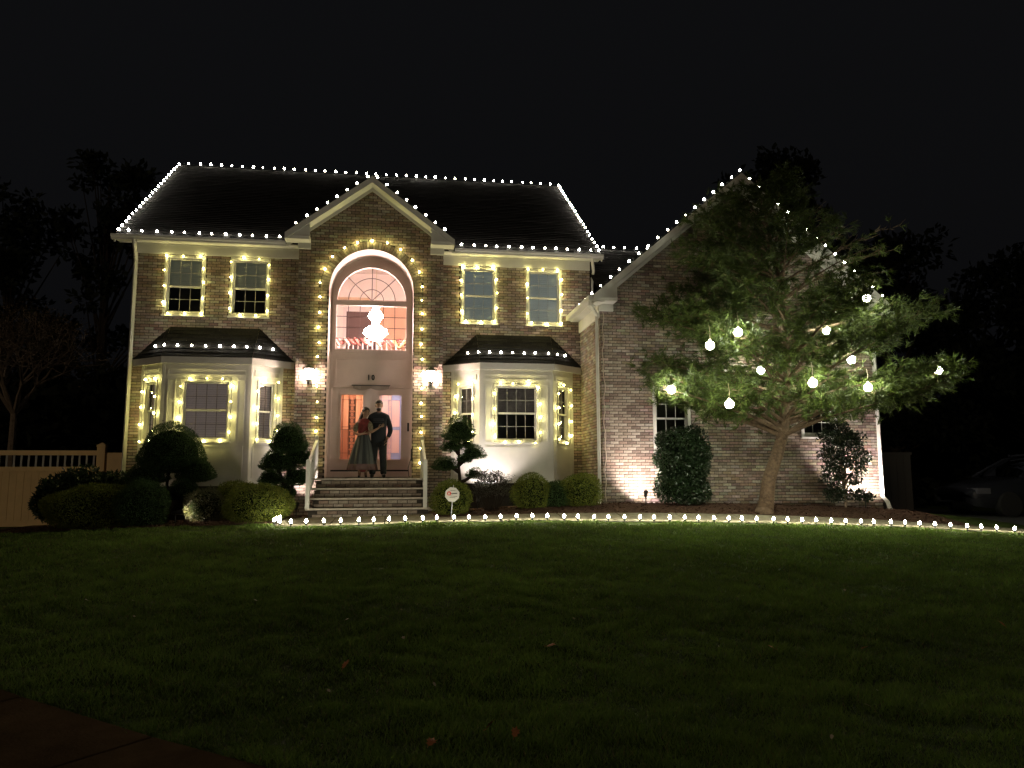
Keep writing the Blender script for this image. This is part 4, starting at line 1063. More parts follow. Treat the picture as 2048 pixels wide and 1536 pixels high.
for i in range(14):
    x = 18.2+i*.24; t = MB(); t.box(x, x+.232, 2.6, 2.63, -.3, 1.5); t.build('plank', 'fence_dim', fr2)
t = MB(); t.box(18.2, 21.6, 2.58, 2.65, 1.5, 1.58); t.build('top_rail', 'fence_dim', fr2)

# ------------------------------------------------------------------ foliage
def unit(n): 
    v = RNG.normal(size=(n, 3)); return v/np.linalg.norm(v, axis=1)[:, None]
def lump(d, ph, amp, f=3.0):
    return 1+amp*(np.sin(d[:, 0]*f+ph)*np.sin(d[:, 1]*f*1.2+ph*2)+.6*np.sin(d[:, 2]*f*1.6+ph*3+d[:, 0]*f*.8)+.4*np.sin(d[:, 0]*f*2.7+d[:, 1]*f*2.3+ph))
def leaves(P, D, L_, wd, spread):
    n = len(P); A = D + RNG.normal(size=(n, 3))*spread; A /= np.linalg.norm(A, axis=1)[:, None]
    B = np.cross(A, unit(n)); B /= (np.linalg.norm(B, axis=1)[:, None]+1e-9)
    l = (L_*RNG.uniform(.6, 1.25, n))[:, None]; w = (wd*RNG.uniform(.7, 1.2, n))[:, None]
    C_ = np.cross(A, B)*l*.12
    return np.stack([P, P+A*l*.5+B*w*.5+C_, P+A*l, P+A*l*.5-B*w*.5+C_], 1).reshape(-1, 3)
def colours(n, c0, c1, patch=None):
    t = RNG.random(n)[:, None]; return (np.array(c0)*(1-t)+np.array(c1)*t)*RNG.uniform(.65, 1.3, n)[:, None]
def blob_leaves(blobs, dens, L_, wd, spread=.7, amp=.07, depth=.22, fr=3.0):
    V = []
    for (cx, cyy, cz, rx, ry, rz) in blobs:
        dome = rz < 0; rz = abs(rz)
        n = int(dens*(rx*ry+rx*rz+ry*rz)*4*(.8 if dome else 1)); d = unit(n)
        if dome: d[:, 2] = np.where(d[:, 2] < 0, d[:, 2]*.42, d[:, 2]); kx = 1-.20*np.clip(d[:, 2], 0, 1)*(1-np.clip(d[:, 2], 0, 1))*2.2; d[:, 0] *= kx; d[:, 1] *= kx
        r = lump(d, cx*7+cz*3, amp, fr)*(1-depth*RNG.random(n)**2)
        r = np.where(RNG.random(n) < .05, r+.10*RNG.random(n), r)
        S = np.array([rx, ry, rz]); P = np.array([cx, cyy, cz])+d*S*r[:, None]
        N = d/S; N /= np.linalg.norm(N, axis=1)[:, None]; V.append(leaves(P, N, L_, wd, spread))
    return np.concatenate(V)
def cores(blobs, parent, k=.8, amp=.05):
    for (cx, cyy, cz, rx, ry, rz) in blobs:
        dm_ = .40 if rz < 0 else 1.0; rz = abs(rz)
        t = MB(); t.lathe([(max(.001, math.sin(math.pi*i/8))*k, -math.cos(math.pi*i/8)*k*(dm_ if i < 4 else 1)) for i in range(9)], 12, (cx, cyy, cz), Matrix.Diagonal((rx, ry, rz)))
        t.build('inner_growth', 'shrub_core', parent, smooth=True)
def shrub(name, label, base_, blobs, m, c0, c1, dens=2600, L_=.035, wd=.016, spread=.7, amp=.07, depth=.2, stems=None, core=.82, cat='shrub', group='shrubs in front of the house', fr=3.0, barkm='bark_dark'):
    o = thing(name, (base_[0], base_[1], gzf(*base_)), label, cat, group)
    V = blob_leaves(blobs, dens, L_, wd, spread, amp, depth, fr); n = len(V)//4
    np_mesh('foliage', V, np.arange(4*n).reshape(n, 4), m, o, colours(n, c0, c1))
    if core: cores(blobs, o, core)
    t = MB(); g0 = gzf(*base_)
    if stems is None: stems = [[(base_[0], base_[1], g0-.1), (base_[0], base_[1], blobs[0][2])]]
    for s in stems: t.tube(s, [.05*(1-.55*i/max(1, len(s)-1)) if cat == 'topiary' else .025*(1-.5*i/max(1, len(s)-1)) for i in range(len(s))], 7)
    t.build('stem', barkm, o); return o
YE0, YE1 = (.026, .056, .016), (.050, .088, .026)
YG0, YG1 = (.065, .098, .014), (.17, .18, .026)
def pad(cx, cyy, cz, rx, rz, ry=None): return (cx, cyy, cz, rx, ry or rx*.92, -rz)      # negative height radius marks a flat-bottomed dome
g0 = gzf(1.45, -1.6)
shrub('topiary', 'large cloud-pruned yew with a broad dome top before the mauve-curtained bay', (1.45, -1.7), [pad(1.46, -1.6, 1.26, .68, .70), pad(1.06, -1.75, .84, .42, .30), pad(1.98, -1.6, .90, .38, .34), pad(1.80, -1.85, .52, .32, .28), pad(1.0, -1.7, .46, .38, .3)], 'yew', YE0, YE1, 5200, .045, .010, .55, .05,
      stems=[[(1.45, -1.7, g0-.1), (1.5, -1.7, .35), (1.42, -1.65, .7), (1.47, -1.6, 1.2)], [(1.5, -1.7, .4), (1.75, -1.65, .7), (1.95, -1.6, .95)], [(1.45, -1.68, .45), (1.2, -1.72, .65), (1.03, -1.75, .85)]], cat='topiary', group='clipped topiaries')
g0 = gzf(3.83, -1.7)
shrub('topiary', 'stepped yew topiary with rounded tiers next to the brick steps', (3.83, -1.7), [pad(3.83, -1.6, 1.55, .39, .47), pad(3.60, -1.65, 1.10, .34, .32), pad(4.05, -1.6, 1.20, .28, .26), pad(3.50, -1.7, .78, .25, .20), pad(4.04, -1.7, .80, .28, .25), pad(3.8, -1.6, .52, .22, .2)], 'yew', YE0, YE1, 5200, .042, .010, .55, .06,
      stems=[[(3.83, -1.7, g0-.1), (3.8, -1.68, .5), (3.86, -1.62, 1.0), (3.83, -1.6, 1.6)], [(3.82, -1.66, .6), (3.6, -1.65, 1.1)], [(3.84, -1.64, .8), (4.05, -1.6, 1.2)], [(3.82, -1.68, .4), (4.0, -1.7, .8)], [(3.82, -1.68, .4), (3.52, -1.7, .8)]], cat='topiary', group='clipped topiaries')
g0 = gzf(7.5, -1.5)
shrub('topiary', 'open-branched cloud-pruned topiary backlit against the white bay panel', (7.5, -1.5), [pad(7.51, -1.4, 1.80, .36, .40), pad(7.34, -1.42, 1.50, .25, .20), pad(7.82, -1.38, 1.34, .28, .23), pad(7.2, -1.45, 1.08, .28, .20), pad(7.62, -1.45, 1.22, .17, .13), pad(7.85, -1.5, .88, .20, .15), pad(7.68, -1.4, 1.55, .15, .12)], 'yew', YE0, YE1, 4800, .042, .010, .65, .10, .35,
      stems=[[(7.5, -1.5, g0-.1), (7.53, -1.48, .6), (7.5, -1.44, 1.1), (7.51, -1.4, 1.85)], [(7.5, -1.46, .95), (7.35, -1.45, 1.05), (7.2, -1.45, 1.12)], [(7.5, -1.44, 1.1), (7.68, -1.4, 1.25), (7.82, -1.38, 1.36)], [(7.5, -1.42, 1.35), (7.36, -1.42, 1.52)], [(7.52, -1.47, .7), (7.7, -1.5, .8), (7.85, -1.5, .9)]], cat='topiary', group='clipped topiaries', core=.7)
def rnd(label, x, y, rx, zt, m='yellow_shrub', c0=YG0, c1=YG1, zb=None, ry=None, dens=4200, **k):
    z0 = gzf(x, y) if zb is None else zb; h = (zt-z0)
    return shrub('round_shrub', label, (x, y), [(x, y, z0+h*.46, rx, ry or rx, h*.56)], m, c0, c1, dens, .048, .013, .85, .085, .28, **k)
rnd('wide low clipped shrub with a yellow-green crown against the tan fence', .30, -2.55, .88, .68, ry=.6)
rnd('dark round shrub in front of the dome topiary trunk', 1.22, -2.62, .54, .74, 'yew', YE0, YE1)
rnd('small yellow-topped shrub behind the dark round shrub near the downspout', .82, -1.9, .36, .72)
rnd('loose pinkish-lit shrub glowing beside the ground spotlight', 2.34, -2.25, .38, .62, 'holly', (.045, .06, .02), (.10, .09, .04), dens=2600)
rnd('small yellow-green shrub below the mauve-curtained bay panel', 2.82, -1.6, .46, .76)
rnd('big rounded green shrub next to the path light cluster', 3.44, -2.75, .64, .70)
rnd('clipped green shrub behind the round security sign', 7.25, -2.65, .40, .74)
rnd('rounded green shrub under the dark centre window of the bay', 8.97, -2.4, .41, .86)
rnd('low dark shrub filling the gap between two rounded green shrubs', 9.5, -2.35, .34, .70, 'yew', YE0, YE1)
rnd('rounded green shrub at the foot of the wing side wall', 10.03, -2.4, .45, .88)
# broadleaf shrub by the fence
g0 = gzf(-.4, -1.2)
shrub('broadleaf_shrub', 'broad-leaved dark shrub growing against the tan fence', (-.4, -1.2), [(-.45, -1.2, .55, .62, .5, .48), (-.85, -1.35, .35, .40, .4, .40), (.1, -1.1, .55, .45, .4, .42)], 'holly', (.016, .03, .012), (.035, .06, .025), 900, .10, .045, .8, .12, .35)
# twiggy shrub, see-through
def twiggy(label, x, y, rx, z0, z1):
    o = thing('twiggy_shrub', (x, y, gzf(x, y)), label, 'shrub', 'shrubs in front of the house'); t = MB(); tips = []
    for i in range(60):
        a = random.uniform(0, 6.28); r = rx*math.sqrt(random.random()); h = z0+(z1-z0)*(.55+.45*math.sqrt(max(0, 1-(r/rx)**2)))
        e = Vector((x+r*math.cos(a), y+r*math.sin(a), h-.05*random.random())); s = Vector((x+.12*math.cos(a)*r/rx, y+.12*math.sin(a)*r/rx, gzf(x, y)-.03)); md = s.lerp(e, .5)+Vector((random.gauss(0, .04), random.gauss(0, .04), .02))
        t.tube([s, md, e], [.009, .006, .003], 4)
        for q in range(5):
            b0 = md.lerp(e, random.random()); b1 = b0+Vector((random.gauss(0, .09), random.gauss(0, .09), random.uniform(.02, .12))); t.tube([b0, b1], [.004, .002], 3); tips.append(b1)
    t.build('stem', 'bark_dark', o)
    n = 2600; d = unit(n); S = np.array([rx, rx, (z1-z0)*.52]); P = np.array([x, y, z0+(z1-z0)*.52])+d*S*(.75+.3*RNG.random(n))[:, None]
    tp = np.array([tuple(p) for p in tips]); P2 = tp[RNG.integers(0, len(tp), 2200)]+RNG.normal(0, .03, (2200, 3)); P = np.concatenate([P[d[:, 2] > -.3], P2]); D = unit(len(P))
    V = leaves(P, D, .032, .018, .5); np_mesh('foliage', V, np.arange(len(V)).reshape(-1, 4), 'holly', o, colours(len(V)//4, (.02, .022, .016), (.05, .045, .03)))
twiggy('see-through twiggy round shrub backlit in front of the white bay', 8.14, -2.15, .40, .12, .95)
# hollies by the wing
g0 = gzf(12.25, -2.6)
shrub('holly_shrub', 'tall square dark holly under the wing window', (12.25, -2.6), [(12.28, -2.6, 1.55, .55, .45, .36), (12.15, -2.6, 1.15, .52, .45, .36), (12.38, -2.6, .95, .48, .42, .45), (12.0, -2.65, .60, .36, .36, .30), (12.42, -2.6, .52, .46, .4, .32), (12.6, -2.55, 1.3, .30, .3, .4)], 'holly', (.009, .020, .007), (.022, .042, .015), 1500, .062, .036, .9, .14, .35, core=.72)
g0 = gzf(16.05, -2.7)
o = thing('holly_shrub', (16.05, -2.7, g0), 'gappy tall holly backlit against the bright brick corner', 'shrub', 'shrubs in front of the house')
t = MB(); hp = [(15.85, -2.7, 1.70, .34, .3, .24), (16.25, -2.65, 1.62, .30, .28, .24), (15.75, -2.7, 1.3, .26, .26, .3), (16.5, -2.65, 1.25, .22, .22, .20), (16.1, -2.7, 1.2, .2, .2, .24), (15.75, -2.7, .85, .26, .26, .26), (16.2, -2.7, .75, .24, .22, .14), (15.8, -2.7, .45, .30, .28, .20), (16.35, -2.68, .42, .24, .22, .13), (15.95, -2.7, 1.95, .2, .2, .12), (16.45, -2.65, .95, .13, .13, .10), (16.6, -2.68, .36, .12, .12, .09)]
for (a, b_, c_, *_q) in hp: t.tube([(16.02, -2.7, g0-.05), (16.0, -2.7, g0+.3+.4*max(0, c_-.8)), (a, b_, c_)], [.03, .022, .008], 5)
t.build('stem', 'bark_pale', o)
V = blob_leaves([(a, b_, c_, x*.95, y*.95, z*.9) for a, b_, c_, x, y, z in hp], 1150, .066, .040, .9, .2, .7); np_mesh('foliage', V, np.arange(len(V)).reshape(-1, 4), 'holly', o, colours(len(V)//4, (.007, .014, .006), (.018, .030, .011)))

# ------------------------------------------------------------------ the pine
def tufts(P, D, per, L_, w, cone=.75):
    """needles radiating from shoots: P,D (n,3)"""
    n = len(P); P = np.repeat(P, per, 0); D = np.repeat(D, per, 0); k = len(P)
    back = RNG.random(k)[:, None]*.11
    A = D + unit(k)*cone; A /= np.linalg.norm(A, axis=1)[:, None]
    B = np.cross(A, unit(k)); B /= np.linalg.norm(B, axis=1)[:, None]+1e-9
    P = P - D*back; l = (L_*RNG.uniform(.65, 1.15, k))[:, None]; droop = np.zeros((k, 3)); droop[:, 2] = -.18*l[:, 0]
    return np.stack([P-B*w*.5, P+B*w*.5, P+A*l+droop], 1).reshape(-1, 3)
pine = thing('pine_tree', (13.75, -3.4, gzf(13.75, -3.4)), 'long-needled pine hung with glowing globes in front of the brick wing', 'tree')
zb = gzf(13.75, -3.4)
TR = [Vector(p) for p in ((13.72, -3.4, zb-.1), (13.86, -3.4, .75), (14.10, -3.4, 1.35), (14.24, -3.4, 1.75), (14.34, -3.4, 2.6), (14.42, -3.38, 3.6), (14.38, -3.35, 5.0), (14.15, -3.3, 6.3), (13.95, -3.3, 7.35))]
RADT = [.175, .138, .125, .115, .085, .07, .05, .03, .012]
t = MB(); t.tube(TR, RADT, 12); t.tube([(13.70, -3.4, zb-.1), (13.74, -3.4, zb+.12)], [.22, .165], 12); t.build('trunk', 'bark', pine, smooth=True)
def trunk_at(z):
    for a, b_ in zip(TR[:-1], TR[1:]):
        if a.z <= z <= b_.z: return a.lerp(b_, (z-a.z)/(b_.z-a.z))
    return TR[-1]
GL = [(11.88, -5.2, 3.24), (12.74, -4.6, 3.63), (15.90, -4.1, 4.55), (15.25, -3.6, 3.93), (15.14, -4.6, 3.13), (13.86, -5.3, 2.55), (15.6, -4.4, 2.6), (17.62, -3.9, 3.06), (11.47, -4.2, 2.52), (12.31, -5.0, 2.16), (14.15, -2.7, 3.18)]
bm_ = MB(); TP, TD = [], []
def env(z, ang):
    """horizontal reach of the crown at height z in direction ang"""
    r = np.interp(z, [1.6, 2.2, 3.0, 3.8, 4.8, 5.8, 6.8, 7.5], [2.0, 2.9, 3.2, 3.05, 2.75, 2.3, 1.5, .6]); c = math.cos(ang)
    return r*(1+.12*max(0, c)*(1.0 if z < 4.6 else .4))*(.86 if abs(math.sin(ang)) > .5 else 1.0)
def limb(p0, ang, L_, rise, r0, nsub=9):
    d = Vector((math.cos(ang), math.sin(ang), 0)); pts = []; bend = random.gauss(0, .12)
    for i in range(7):
        f = i/6; q = p0 + d*L_*f + Vector((-d.y, d.x, 0))*bend*L_*f*f + Vector((0, 0, 1))*(rise*L_*(f - .28*f*f) ); q += Vector((random.gauss(0, .02),)*3)*f; pts.append(q)
    bm_.tube(pts, [r0*(1-.85*i/6) for i in range(7)], 6)
    TP.append(pts[-1]); TD.append((pts[-1]-pts[-2]).normalized())
    for j in range(nsub):
        f = .28+.70*(j+random.random()*.6)/nsub; k = min(5, int(f*6)); q = pts[k].lerp(pts[k+1], f*6-k)
        side = 1 if j % 2 else -1; a2 = ang+side*random.uniform(.5, 1.1); l2 = L_*random.uniform(.16, .36)*(1.15-.5*f)
        d2 = Vector((math.cos(a2), math.sin(a2), random.uniform(.05, .55))).normalized()
        e = q+d2*l2; mid = q.lerp(e, .5)+Vector((0, 0, -.02)); bm_.tube([q, mid, e], [r0*.28*(1-f*.5), r0*.2*(1-f*.5), .004], 4)
        ns = max(3, int(l2/.075))
        for s in range(ns):
            ff_ = .25+.75*s/(ns-1) if ns > 1 else 1; b0 = q.lerp(e, ff_)
            tw = (d2+Vector((random.gauss(0, .55), random.gauss(0, .55), random.gauss(.15, .4)))).normalized(); l3 = random.uniform(.06, .20); e3 = b0+tw*l3
            bm_.tube([b0, e3], [.005, .003], 3, cap=False); TP.append(e3); TD.append(tw)
            if random.random() < .5: TP.append(b0.lerp(e3, .4)); TD.append(tw)
    for s in range(5):
        f = .6+.4*s/5; k = min(5, int(f*6)); TP.append(pts[k].lerp(pts[k+1], f*6-k)); TD.append((pts[k+1]-pts[k]).normalized())
ga = .4
z = 1.72
while z < 7.15:
    nb = 6 if z < 5.5 else 5
    for i in range(nb):
        ga += 2*math.pi/nb+random.gauss(0, .16); zz = z+random.uniform(-.12, .12); zt = min(7.3, zz+.5)
        L_ = max(.4, env(zt, ga)*random.uniform(.72, 1.04)); rise = random.uniform(.25, .68) if z < 4.5 else random.uniform(.4, .75)
        limb(trunk_at(min(zz, 7.2)), ga, L_, rise, .045 if z < 4 else .03, 11 if z < 4.5 else 8)
    ga += .45; z += .36 if z < 4 else .42
# two long low limbs of the fork
limb(trunk_at(1.68), math.pi*.97, 2.7, .42, .075, 14); limb(trunk_at(1.70), -.06, 3.5, .42, .075, 16); limb(trunk_at(1.75), math.pi*1.12, 3.0, .36, .055, 14); limb(trunk_at(2.1), .05, 3.6, .32, .05, 15); limb(trunk_at(1.9), -.35, 3.3, .36, .05, 13)
bm_.build('branchwork', 'bark', pine, kind='stuff')
random.seed(5)
TPa = np.array([tuple(p) for p in TP]); TDa = np.array([tuple(p) for p in TD])
ex = RNG.integers(0, len(TPa), int(len(TPa)*.7)); TPa = np.concatenate([TPa, TPa[ex]+RNG.normal(0, .13, (len(ex), 3))]); TDa = np.concatenate([TDa, unit(len(ex))*.8+TDa[ex]*.6+np.array([0, 0, .35])]); TDa /= np.linalg.norm(TDa, axis=1)[:, None]
kp = ~((TPa[:, 0] > 14.9) & (TPa[:, 2] > 4.7) & (RNG.random(len(TPa)) < .72))
for gp in GL: kp &= np.linalg.norm(TPa-np.array(gp), axis=1) > .27     # needles kept clear of the lamps
TPa, TDa = TPa[kp], TDa[kp]
Vn = tufts(TPa, TDa, 17, .18, .0145, .62); kf = len(Vn)//3
np_mesh('crown', Vn, np.arange(3*kf).reshape(-1, 3), 'pine', pine, colours(kf, (.018, .032, .006), (.085, .115, .020)))
print('pine needles', kf)
gm = MB(); gm.lathe([(.001, -.078)]+[(.078*math.sin(math.pi*i/10), -.078*math.cos(math.pi*i/10)) for i in range(1, 10)]+[(.001, .078)], 16); gme = gm.mesh('globe', 'globe', smooth=True)
gc = MB(); gc.lathe([(.022, .070), (.028, .082), (.026, .115), (.012, .13), (0, .13)], 8); gc.tube([(0, 0, .14), (.01, 0, .25), (0, .02, .40)], .005, 4); gcm = gc.mesh('cap', 'cord_pale')
GN = ['glowing globe on the outer bough beside the brick, above the wing window', 'glowing globe against a pale bare bough of the pine', 'highest glowing globe in the pine', 'glowing globe half hidden by needles near the pine leader', 'glowing globe with a dangling cord between two low boughs', 'glowing globe hanging low just beside the pine trunk line', 'glowing globe resting above the long low bough', 'glowing globe at the bough tip over the dark driveway', 'glowing globe right in front of the wing window', 'lowest glowing globe, beside the wing window', 'small globe glimpsed deep inside the pine crown']
for p, gn in zip(GL, GN):
    o = thing('globe_light', p, gn, 'globe light', 'globe lights hung in the pine')
    inst('globe', gme, o, (0, 0, 0)); inst('cap_and_cord', gcm, o, (0, 0, 0))

# ------------------------------------------------------------------ dark background trees
def far_tree(label, x, y, h, rx, clumps, c0, c1, seed, leaf=.34, group='dark trees behind the house', m='far_leaf', low=.25):
    random.seed(seed); z0 = gzf(x, y); o = thing('background_tree', (x, y, z0), label, 'tree', group); t = MB(); B_ = []
    t.tube([(x, y, z0-.2), (x+.1, y, z0+h*.4), (x, y, z0+h*.85)], [.28, .2, .05], 8)
    for i in range(clumps):
        f = low+(1-low)*random.random()**.8; a = random.uniform(0, 6.28); rr = rx*math.sin(math.pi*min(1, .18+.74*f))**.8*math.sqrt(random.random())
        c = Vector((x+rr*math.cos(a), y+rr*math.sin(a), z0+h*f*.95)); t.tube([(x, y, z0+h*f*.6), tuple(c)], [.05, .015], 5)
        s = random.uniform(.35, .75)*(1.25-.5*f)*rx*.42; B_.append((c.x, c.y, c.z, s*1.15, s*1.15, s*.8))
    t.build('trunk', 'bark_dark', o); V = blob_leaves(B_, 16/(leaf*leaf*8)*1.7, leaf, leaf*.55, 1.2, .2, .8)
    np_mesh('crown', V, np.arange(len(V)).reshape(-1, 4), m, o, colours(len(V)//4, c0, c1))
FD0, FD1 = (.010, .012, .008), (.022, .026, .015)
far_tree('tall ragged dark tree behind the sloping roof end by the fence', -5.6, 14, 15.6, 2.6, 34, FD0, FD1, 3)
far_tree('dark tree with a broken twin top beyond the fence', -8.6, 13, 13.3, 2.4, 30, FD0, FD1, 5)
far_tree('dark leaning tree at the far end of the tan fence', -12.5, 14, 12.6, 3.0, 30, FD0, FD1, 8)
far_tree('tall black tree rising behind the wing gable', 22.6, 12, 15.5, 4.0, 46, (.004, .005, .0035), (.008, .009, .006), 11)
far_tree('black tree behind the side fence', 25.5, 9, 11.0, 3.8, 40, (.004, .005, .0035), (.008, .009, .006), 12)
far_tree('black tree beyond the parked car', 31, 8, 10, 4.2, 38, (.004, .005, .0035), (.008, .009, .006), 14)
wd = []
for i in range(90):
    x_ = random.uniform(-45, 75); y_ = random.uniform(24, 34); r_ = random.uniform(1.6, 3.2); wd.append((x_, y_, random.uniform(.3, 4.2), r_*1.3, r_, r_))
for i in range(26):
    x_ = random.uniform(24, 48); wd.append((x_, random.uniform(10, 16), random.uniform(.2, 5.0), 2.2, 1.8, 1.8))
for i in range(16):
    x_ = random.uniform(-16, -1.5); wd.append((x_, random.uniform(9, 12), random.uniform(.2, 3.6), 1.5, 1.2, 1.3))
V = blob_leaves(wd, 26, .5, .3, 1.2, .2, .6); tag(np_mesh('distant_woods', V, np.arange(len(V)).reshape(-1, 4), 'far_leaf', None, colours(len(V)//4, (.006, .007, .005), (.012, .014, .008))), 'black mass of trees along the horizon behind the house', 'woods', kind='stuff')
random.seed(21)
# bare-branched small tree behind the fence
bt = thing('small_tree', (-4.2, 4.2, gzf(-4.2, 4.2)), 'half-bare small tree with fine pale twigs behind the tan fence', 'tree'); t = MB(); tips = []
def grow(p, d, L_, r, lev):
    e = p+d*L_; t.tube([p, p.lerp(e, .5)+Vector((random.gauss(0, .03*L_), random.gauss(0, .03*L_), random.gauss(0, .03*L_))), e], [r, r*.8, r*.6], 5 if lev < 3 else 3, cap=False)
    if lev >= 5: tips.append(e); return
    for i in range(3 if lev < 4 else 2):
        nd = (d+Vector((random.gauss(0, .55), random.gauss(0, .55), random.gauss(.02, .35)))).normalized(); grow(e, nd, L_*random.uniform(.62, .85), r*.62, lev+1)
z0 = gzf(-4.2, 4.2)
for a in (0, .9, 1.8, 2.7, 3.6, 4.5, 5.4): grow(Vector((-4.2, 4.2, z0+2.9)), Vector((.55*math.cos(a), .55*math.sin(a), .9)).normalized(), 1.0, .055, 1)
t.tube([(-4.2, 4.2, z0-.1), (-4.2, 4.2, z0+2.95)], [.12, .085], 8); t.build('trunk', 'bark_pale', bt)
tp = np.array([tuple(p) for p in tips]); P = tp[RNG.integers(0, len(tp), 6000)]+RNG.normal(0, .16, (6000, 3)); V = leaves(P, unit(6000), .075, .03, .5); np_mesh('crown', V, np.arange(len(V)).reshape(-1, 4), 'twig_leaf', bt, colours(6000, (.04, .03, .016), (.13, .09, .05)))

# ------------------------------------------------------------------ people
def skin_obj(name, V, E_, Rr, m, parent, sub=2, rootv=0):
    me = bpy.data.meshes.new(name); bm = bmesh.new(); off = root_loc(parent)
    ly = bm.verts.layers.skin.verify()
    vs = [bm.verts.new(Vector(v)-off) for v in V]; bm.verts.ensure_lookup_table()
    for a, b_ in E_: bm.edges.new((vs[a], vs[b_]))
    for v, r in zip(vs, Rr): v[ly].radius = r if isinstance(r, tuple) else (r, r)
    vs[rootv][ly].use_root = True
    bm.to_mesh(me); bm.free(); me.materials.append(MATS[m]); o = bpy.data.objects.new(name, me); COL.objects.link(o); o.parent = parent
    md = o.modifiers.new('skin', 'SKIN'); md.use_smooth_shade = True; o.modifiers.new('sub', 'SUBSURF').levels = sub; o.modifiers['sub'].render_levels = sub
    return o
class Sk:
    def __init__(s): s.v, s.e, s.r = [], [], []
    def add(s, p, r, par=None):
        s.v.append(tuple(p)); s.r.append(r); i = len(s.v)-1
        if par is not None: s.e.append((par, i))
        return i
    def chain(s, pts, rad, par):
        for p, r in zip(pts, rad): par = s.add(p, r, par)
        return par
def hand(s, wrist_i, w, d, side, curl=.5):
    """palm and five fingers from wrist w in direction d; side = direction to the thumb"""
    w, d, side = Vector(w), Vector(d).normalized(), Vector(side).normalized(); nrm = d.cross(side)
    palm = s.add(w+d*.045, (.030, .016), wrist_i); kn = s.add(w+d*.085, (.034, .013), palm)
    for k, (o_, l) in enumerate(((.027, .070), (.009, .078), (-.009, .073), (-.026, .058))):
        b0 = w+d*.090+side*o_; s.chain([b0+d*l*.35, b0+d*l*.7+nrm*.012*curl, b0+d*l+nrm*.035*curl], [.0085, .008, .0068], kn)
    s.chain([w+d*.045+side*.034, w+d*.07+side*.048, w+d*.092+side*.050+nrm*.01], [.011, .0095, .008], palm)
def head(x, y, z, tilt, parent, man):
    """face features, hair on a head of height .23 with chin at z"""
    T = Matrix.Translation((x, y, z+.115)) @ Matrix.Rotation(tilt[1], 4, 'Z') @ Matrix.Rotation(tilt[0], 4, 'Y')
    def ell(c, r, n=10, sg=14): 
        b_ = MB(); b_.lathe([(max(.001, math.sin(math.pi*i/n)), -math.cos(math.pi*i/n)) for i in range(n+1)], sg, (0, 0, 0), Matrix.Diagonal(r))
        b_.v = [tuple(T @ (Vector(v)+Vector(c))) for v in b_.v]; return b_
    b_ = ell((0, 0, .012), (.074, .092, .105)); e2 = ell((0, -.012, -.055), (.054, .070, .060)); nz = ell((0, -.078, -.010), (.013, .018, .024), 6, 8); ea = [ell((s*.075, .005, -.005), (.012, .022, .032), 6, 8) for s in (-1, 1)]
    for e in [e2, nz]+ea:
        k = len(b_.v); b_.v += e.v; b_.f += [tuple(i+k for i in f) for f in e.f]; b_.c += e.c
    b_.build('head', 'skin', parent, smooth=True)
    for s in (-1, 1):
        ell((s*.030, -.084, .008), (.011, .007, .006), 5, 8).build('eye', 'eye', parent, smooth=True)
        ell((s*.031, -.087, .026), (.019, .006, .004), 4, 8).build('eyebrow', 'hair', parent, smooth=True)
    ell((0, -.083, -.054), (.022, .006, .0065), 5, 8).build('mouth', 'lips', parent, smooth=True)
    return T, ell
YPp = -1.02; ZP = .834
man = thing('person', (5.72, YPp, ZP), 'man in dark striped sweater and black trousers, hand in pocket, arm round woman', 'person')
x0 = 5.72; s = Sk()
pel = s.add((x0, YPp, ZP+.90), (.135, .09)); w1 = s.add((x0, YPp, ZP+1.06), (.125, .085), pel); ch_ = s.add((x0, YPp, ZP+1.26), (.14, .09), w1); nb = s.add((x0, YPp, ZP+1.39), (.075, .06), ch_); nk = s.add((x0, YPp, ZP+1.475), .056, nb); s.add((x0, YPp-.005, ZP+1.56), .058, nk)
shL = s.add((x0+.175, YPp, ZP+1.36), .062, nb); shR = s.add((x0-.175, YPp, ZP+1.36), .062, nb)
el = s.chain([(x0+.235, YPp+.02, ZP+1.18), (x0+.265, YPp+.03, ZP+1.06)], [.052, .046], shL); wr = s.chain([(x0+.235, YPp-.02, ZP+.95), (x0+.185, YPp-.06, ZP+.86)], [.038, .030], el); hand(s, wr, (x0+.185, YPp-.06, ZP+.86), (-.25, -.1, -1), (-.5, -1, .1), .4)
er = s.chain([(x0-.24, YPp+.10, ZP+1.20), (x0-.28, YPp+.15, ZP+1.10)], [.052, .046], shR); wr = s.chain([(x0-.38, YPp+.14, ZP+1.08), (x0-.50, YPp+.06, ZP+1.10)], [.038, .030], er); hand(s, wr, (x0-.50, YPp+.06, ZP+1.10), (-.6, -.7, 0), (0, 0, 1), .8)
for sg in (-1, 1):
    s.chain([(x0+sg*.09, YPp, ZP+.84), (x0+sg*.105, YPp-.01, ZP+.47), (x0+sg*.12, YPp+.01, ZP+.10), (x0+sg*.125, YPp, ZP+.05), (x0+sg*.14, YPp-.12, ZP+.035)], [.095, .066, .046, .042, .035], pel)
skin_obj('body', s.v, s.e, s.r, 'skin', man)
s = Sk(); h0 = s.add((x0, YPp, ZP+.72), (.17, .125)); hem = s.add((x0, YPp, ZP+.82), (.188, .14), h0); w1 = s.add((x0, YPp, ZP+1.04), (.180, .135), hem); ch_ = s.add((x0, YPp, ZP+1.25), (.202, .145), w1); nb = s.add((x0, YPp, ZP+1.40), (.13, .11), ch_); s.add((x0, YPp, ZP+1.50), .075, nb)
shL = s.add((x0+.172, YPp, ZP+1.355), .076, nb); shR = s.add((x0-.172, YPp, ZP+1.355), .076, nb)
s.chain([(x0+.24, YPp+.02, ZP+1.18), (x0+.27, YPp+.03, ZP+1.06), (x0+.235, YPp-.02, ZP+.95), (x0+.195, YPp-.05, ZP+.885)], [.066, .060, .052, .044], shL)
